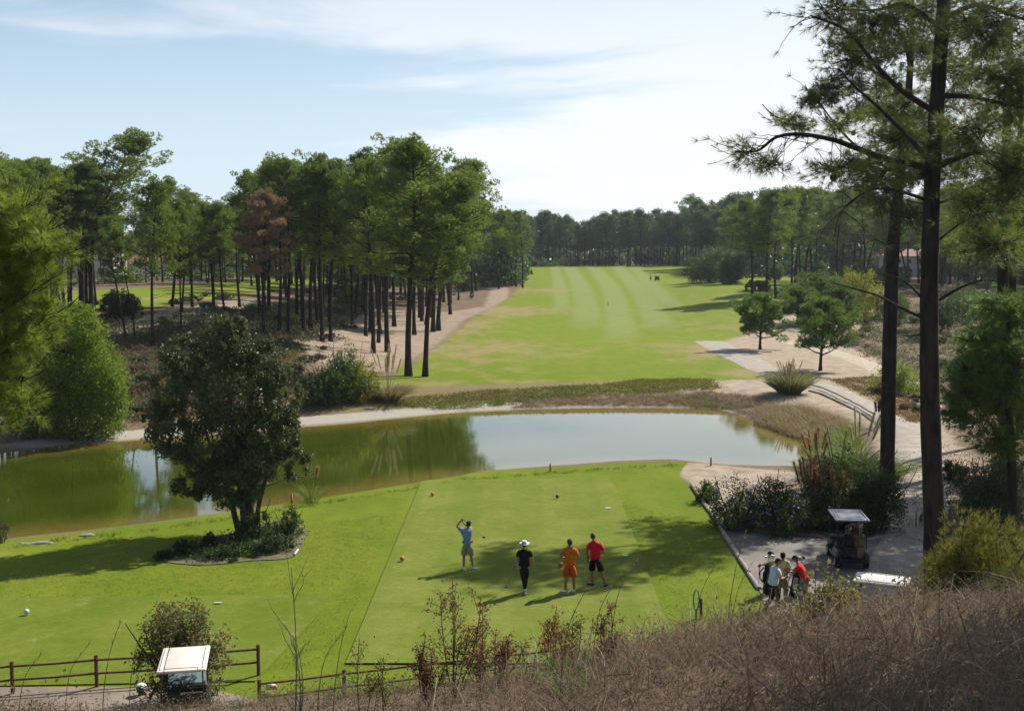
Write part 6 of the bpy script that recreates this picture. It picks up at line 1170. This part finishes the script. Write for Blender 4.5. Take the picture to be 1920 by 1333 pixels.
p = plane(265, 1302, .03); t = thing('path_lamp', 'low white domed lamp with a dark front beside the gravel track', 'lamp', p); V, F = ball((0, 0, .22), (.15, .14, .09), 16, 10); V = V[:]; MB().add(V, F).obj('dome', white_gloss, t, smooth=True); MB().add(*tubec([[0, 0, -.1], [0, 0, .2]], .08, 12)).obj('base', strut_m, t); MB().add(*ball((0, -.10, .20), (.09, .09, .07), 12, 8)).obj('front', strut_m, t, smooth=True)
p = fp(497, 29.4, .05); t = thing('garden_tap', 'stubby pipe end with a red cap at the foot of the fence corner post', 'pipe', p); MB().add(*tubec([[-.16, 0, .12], [0, 0, .13], [.06, -.03, .13]], .075, 10)).obj('pipe', beige_p, t, smooth=True); MB().add(*tubec([[.06, -.03, .13], [.11, -.05, .13]], .06, 10)).obj('cap', simple('red_cap', (.5, .09, .05), .5), t, smooth=True)
stone = simple('grey_stone', (.27, .27, .28), .8, (.16, .155, .15), 3, bump=.4)
for i, (px, py, sx) in enumerate([(68, 1018, .7), (160, 1004, .35), (688, 766, .6)]):
    p = gv(px, py); V, F = ball((0, 0, 0), (sx, .2, .05), 14, 8); V += np.sin(V[:, [1, 2, 0]] * 5 + i) * .03; tag(MB().add(V, F).obj('shore_stone', stone, loc=tuple(p), smooth=True), ['flat grey stone at the near waterline at the left edge', 'smaller flat stone further right on the near waterline', 'pale stone on the far beach below the pampas grass'][i], 'stone')
# ---------------------------------------------------------------- far houses seen between the trunks
tile = simple('terracotta_tiles', (.28, .12, .08), .8, (.20, .09, .06), 2); wallm = simple('white_render', (.72, .70, .66), .8, (.62, .60, .55), 1); winm = simple('dark_window', (.03, .04, .05), .2)
def house(px, Y, wd, dp, hh, label, rz=0.0):
    x = (px - 960) / FPX * Y; p = np.array([x, Y, Hs(x, Y) - .2]); t = thing('house', label, 'house', p, rz, 'houses behind the trees'); MB().add(*box((0, 0, hh / 2), (wd, dp, hh))).obj('wall', wallm, t); V, F = box((0, 0, hh + 1.0), (wd + 1.2, dp + 1.2, 2.0)); V[4:, 0] *= .62; V[4:, 1] *= .05; MB().add(V, F).obj('roof', tile, t)
    n = int(wd // 3.2)
    for fl in range(int(hh // 2.9)):
        for i in range(n): wx = (i - (n - 1) / 2) * 3.1; f = MB().add(*box((wx, -dp / 2 - .03, 1.6 + fl * 2.9), (1.3, .10, 1.3))).obj('window_frame', white_p, t); MB().add(*box((wx, -dp / 2 - .07, 1.6 + fl * 2.9), (1.1, .08, 1.1))).obj('pane', winm, f)
house(165, 262, 15, 9, 6, 'white villa glimpsed between the trunks at the far left'); house(285, 275, 11, 8, 2.8, 'low house with a red tiled roof beyond the left clearing'); house(1690, 345, 18, 9, 6.0, 'pale villa glimpsed left of the large foreground pine', .1); house(1825, 350, 18, 9, 4.0, 'red roofed house glimpsed between boughs at the right', -.1); house(440, 318, 16, 9, 3.3, 'low building with tiled roof deep behind the left wood')
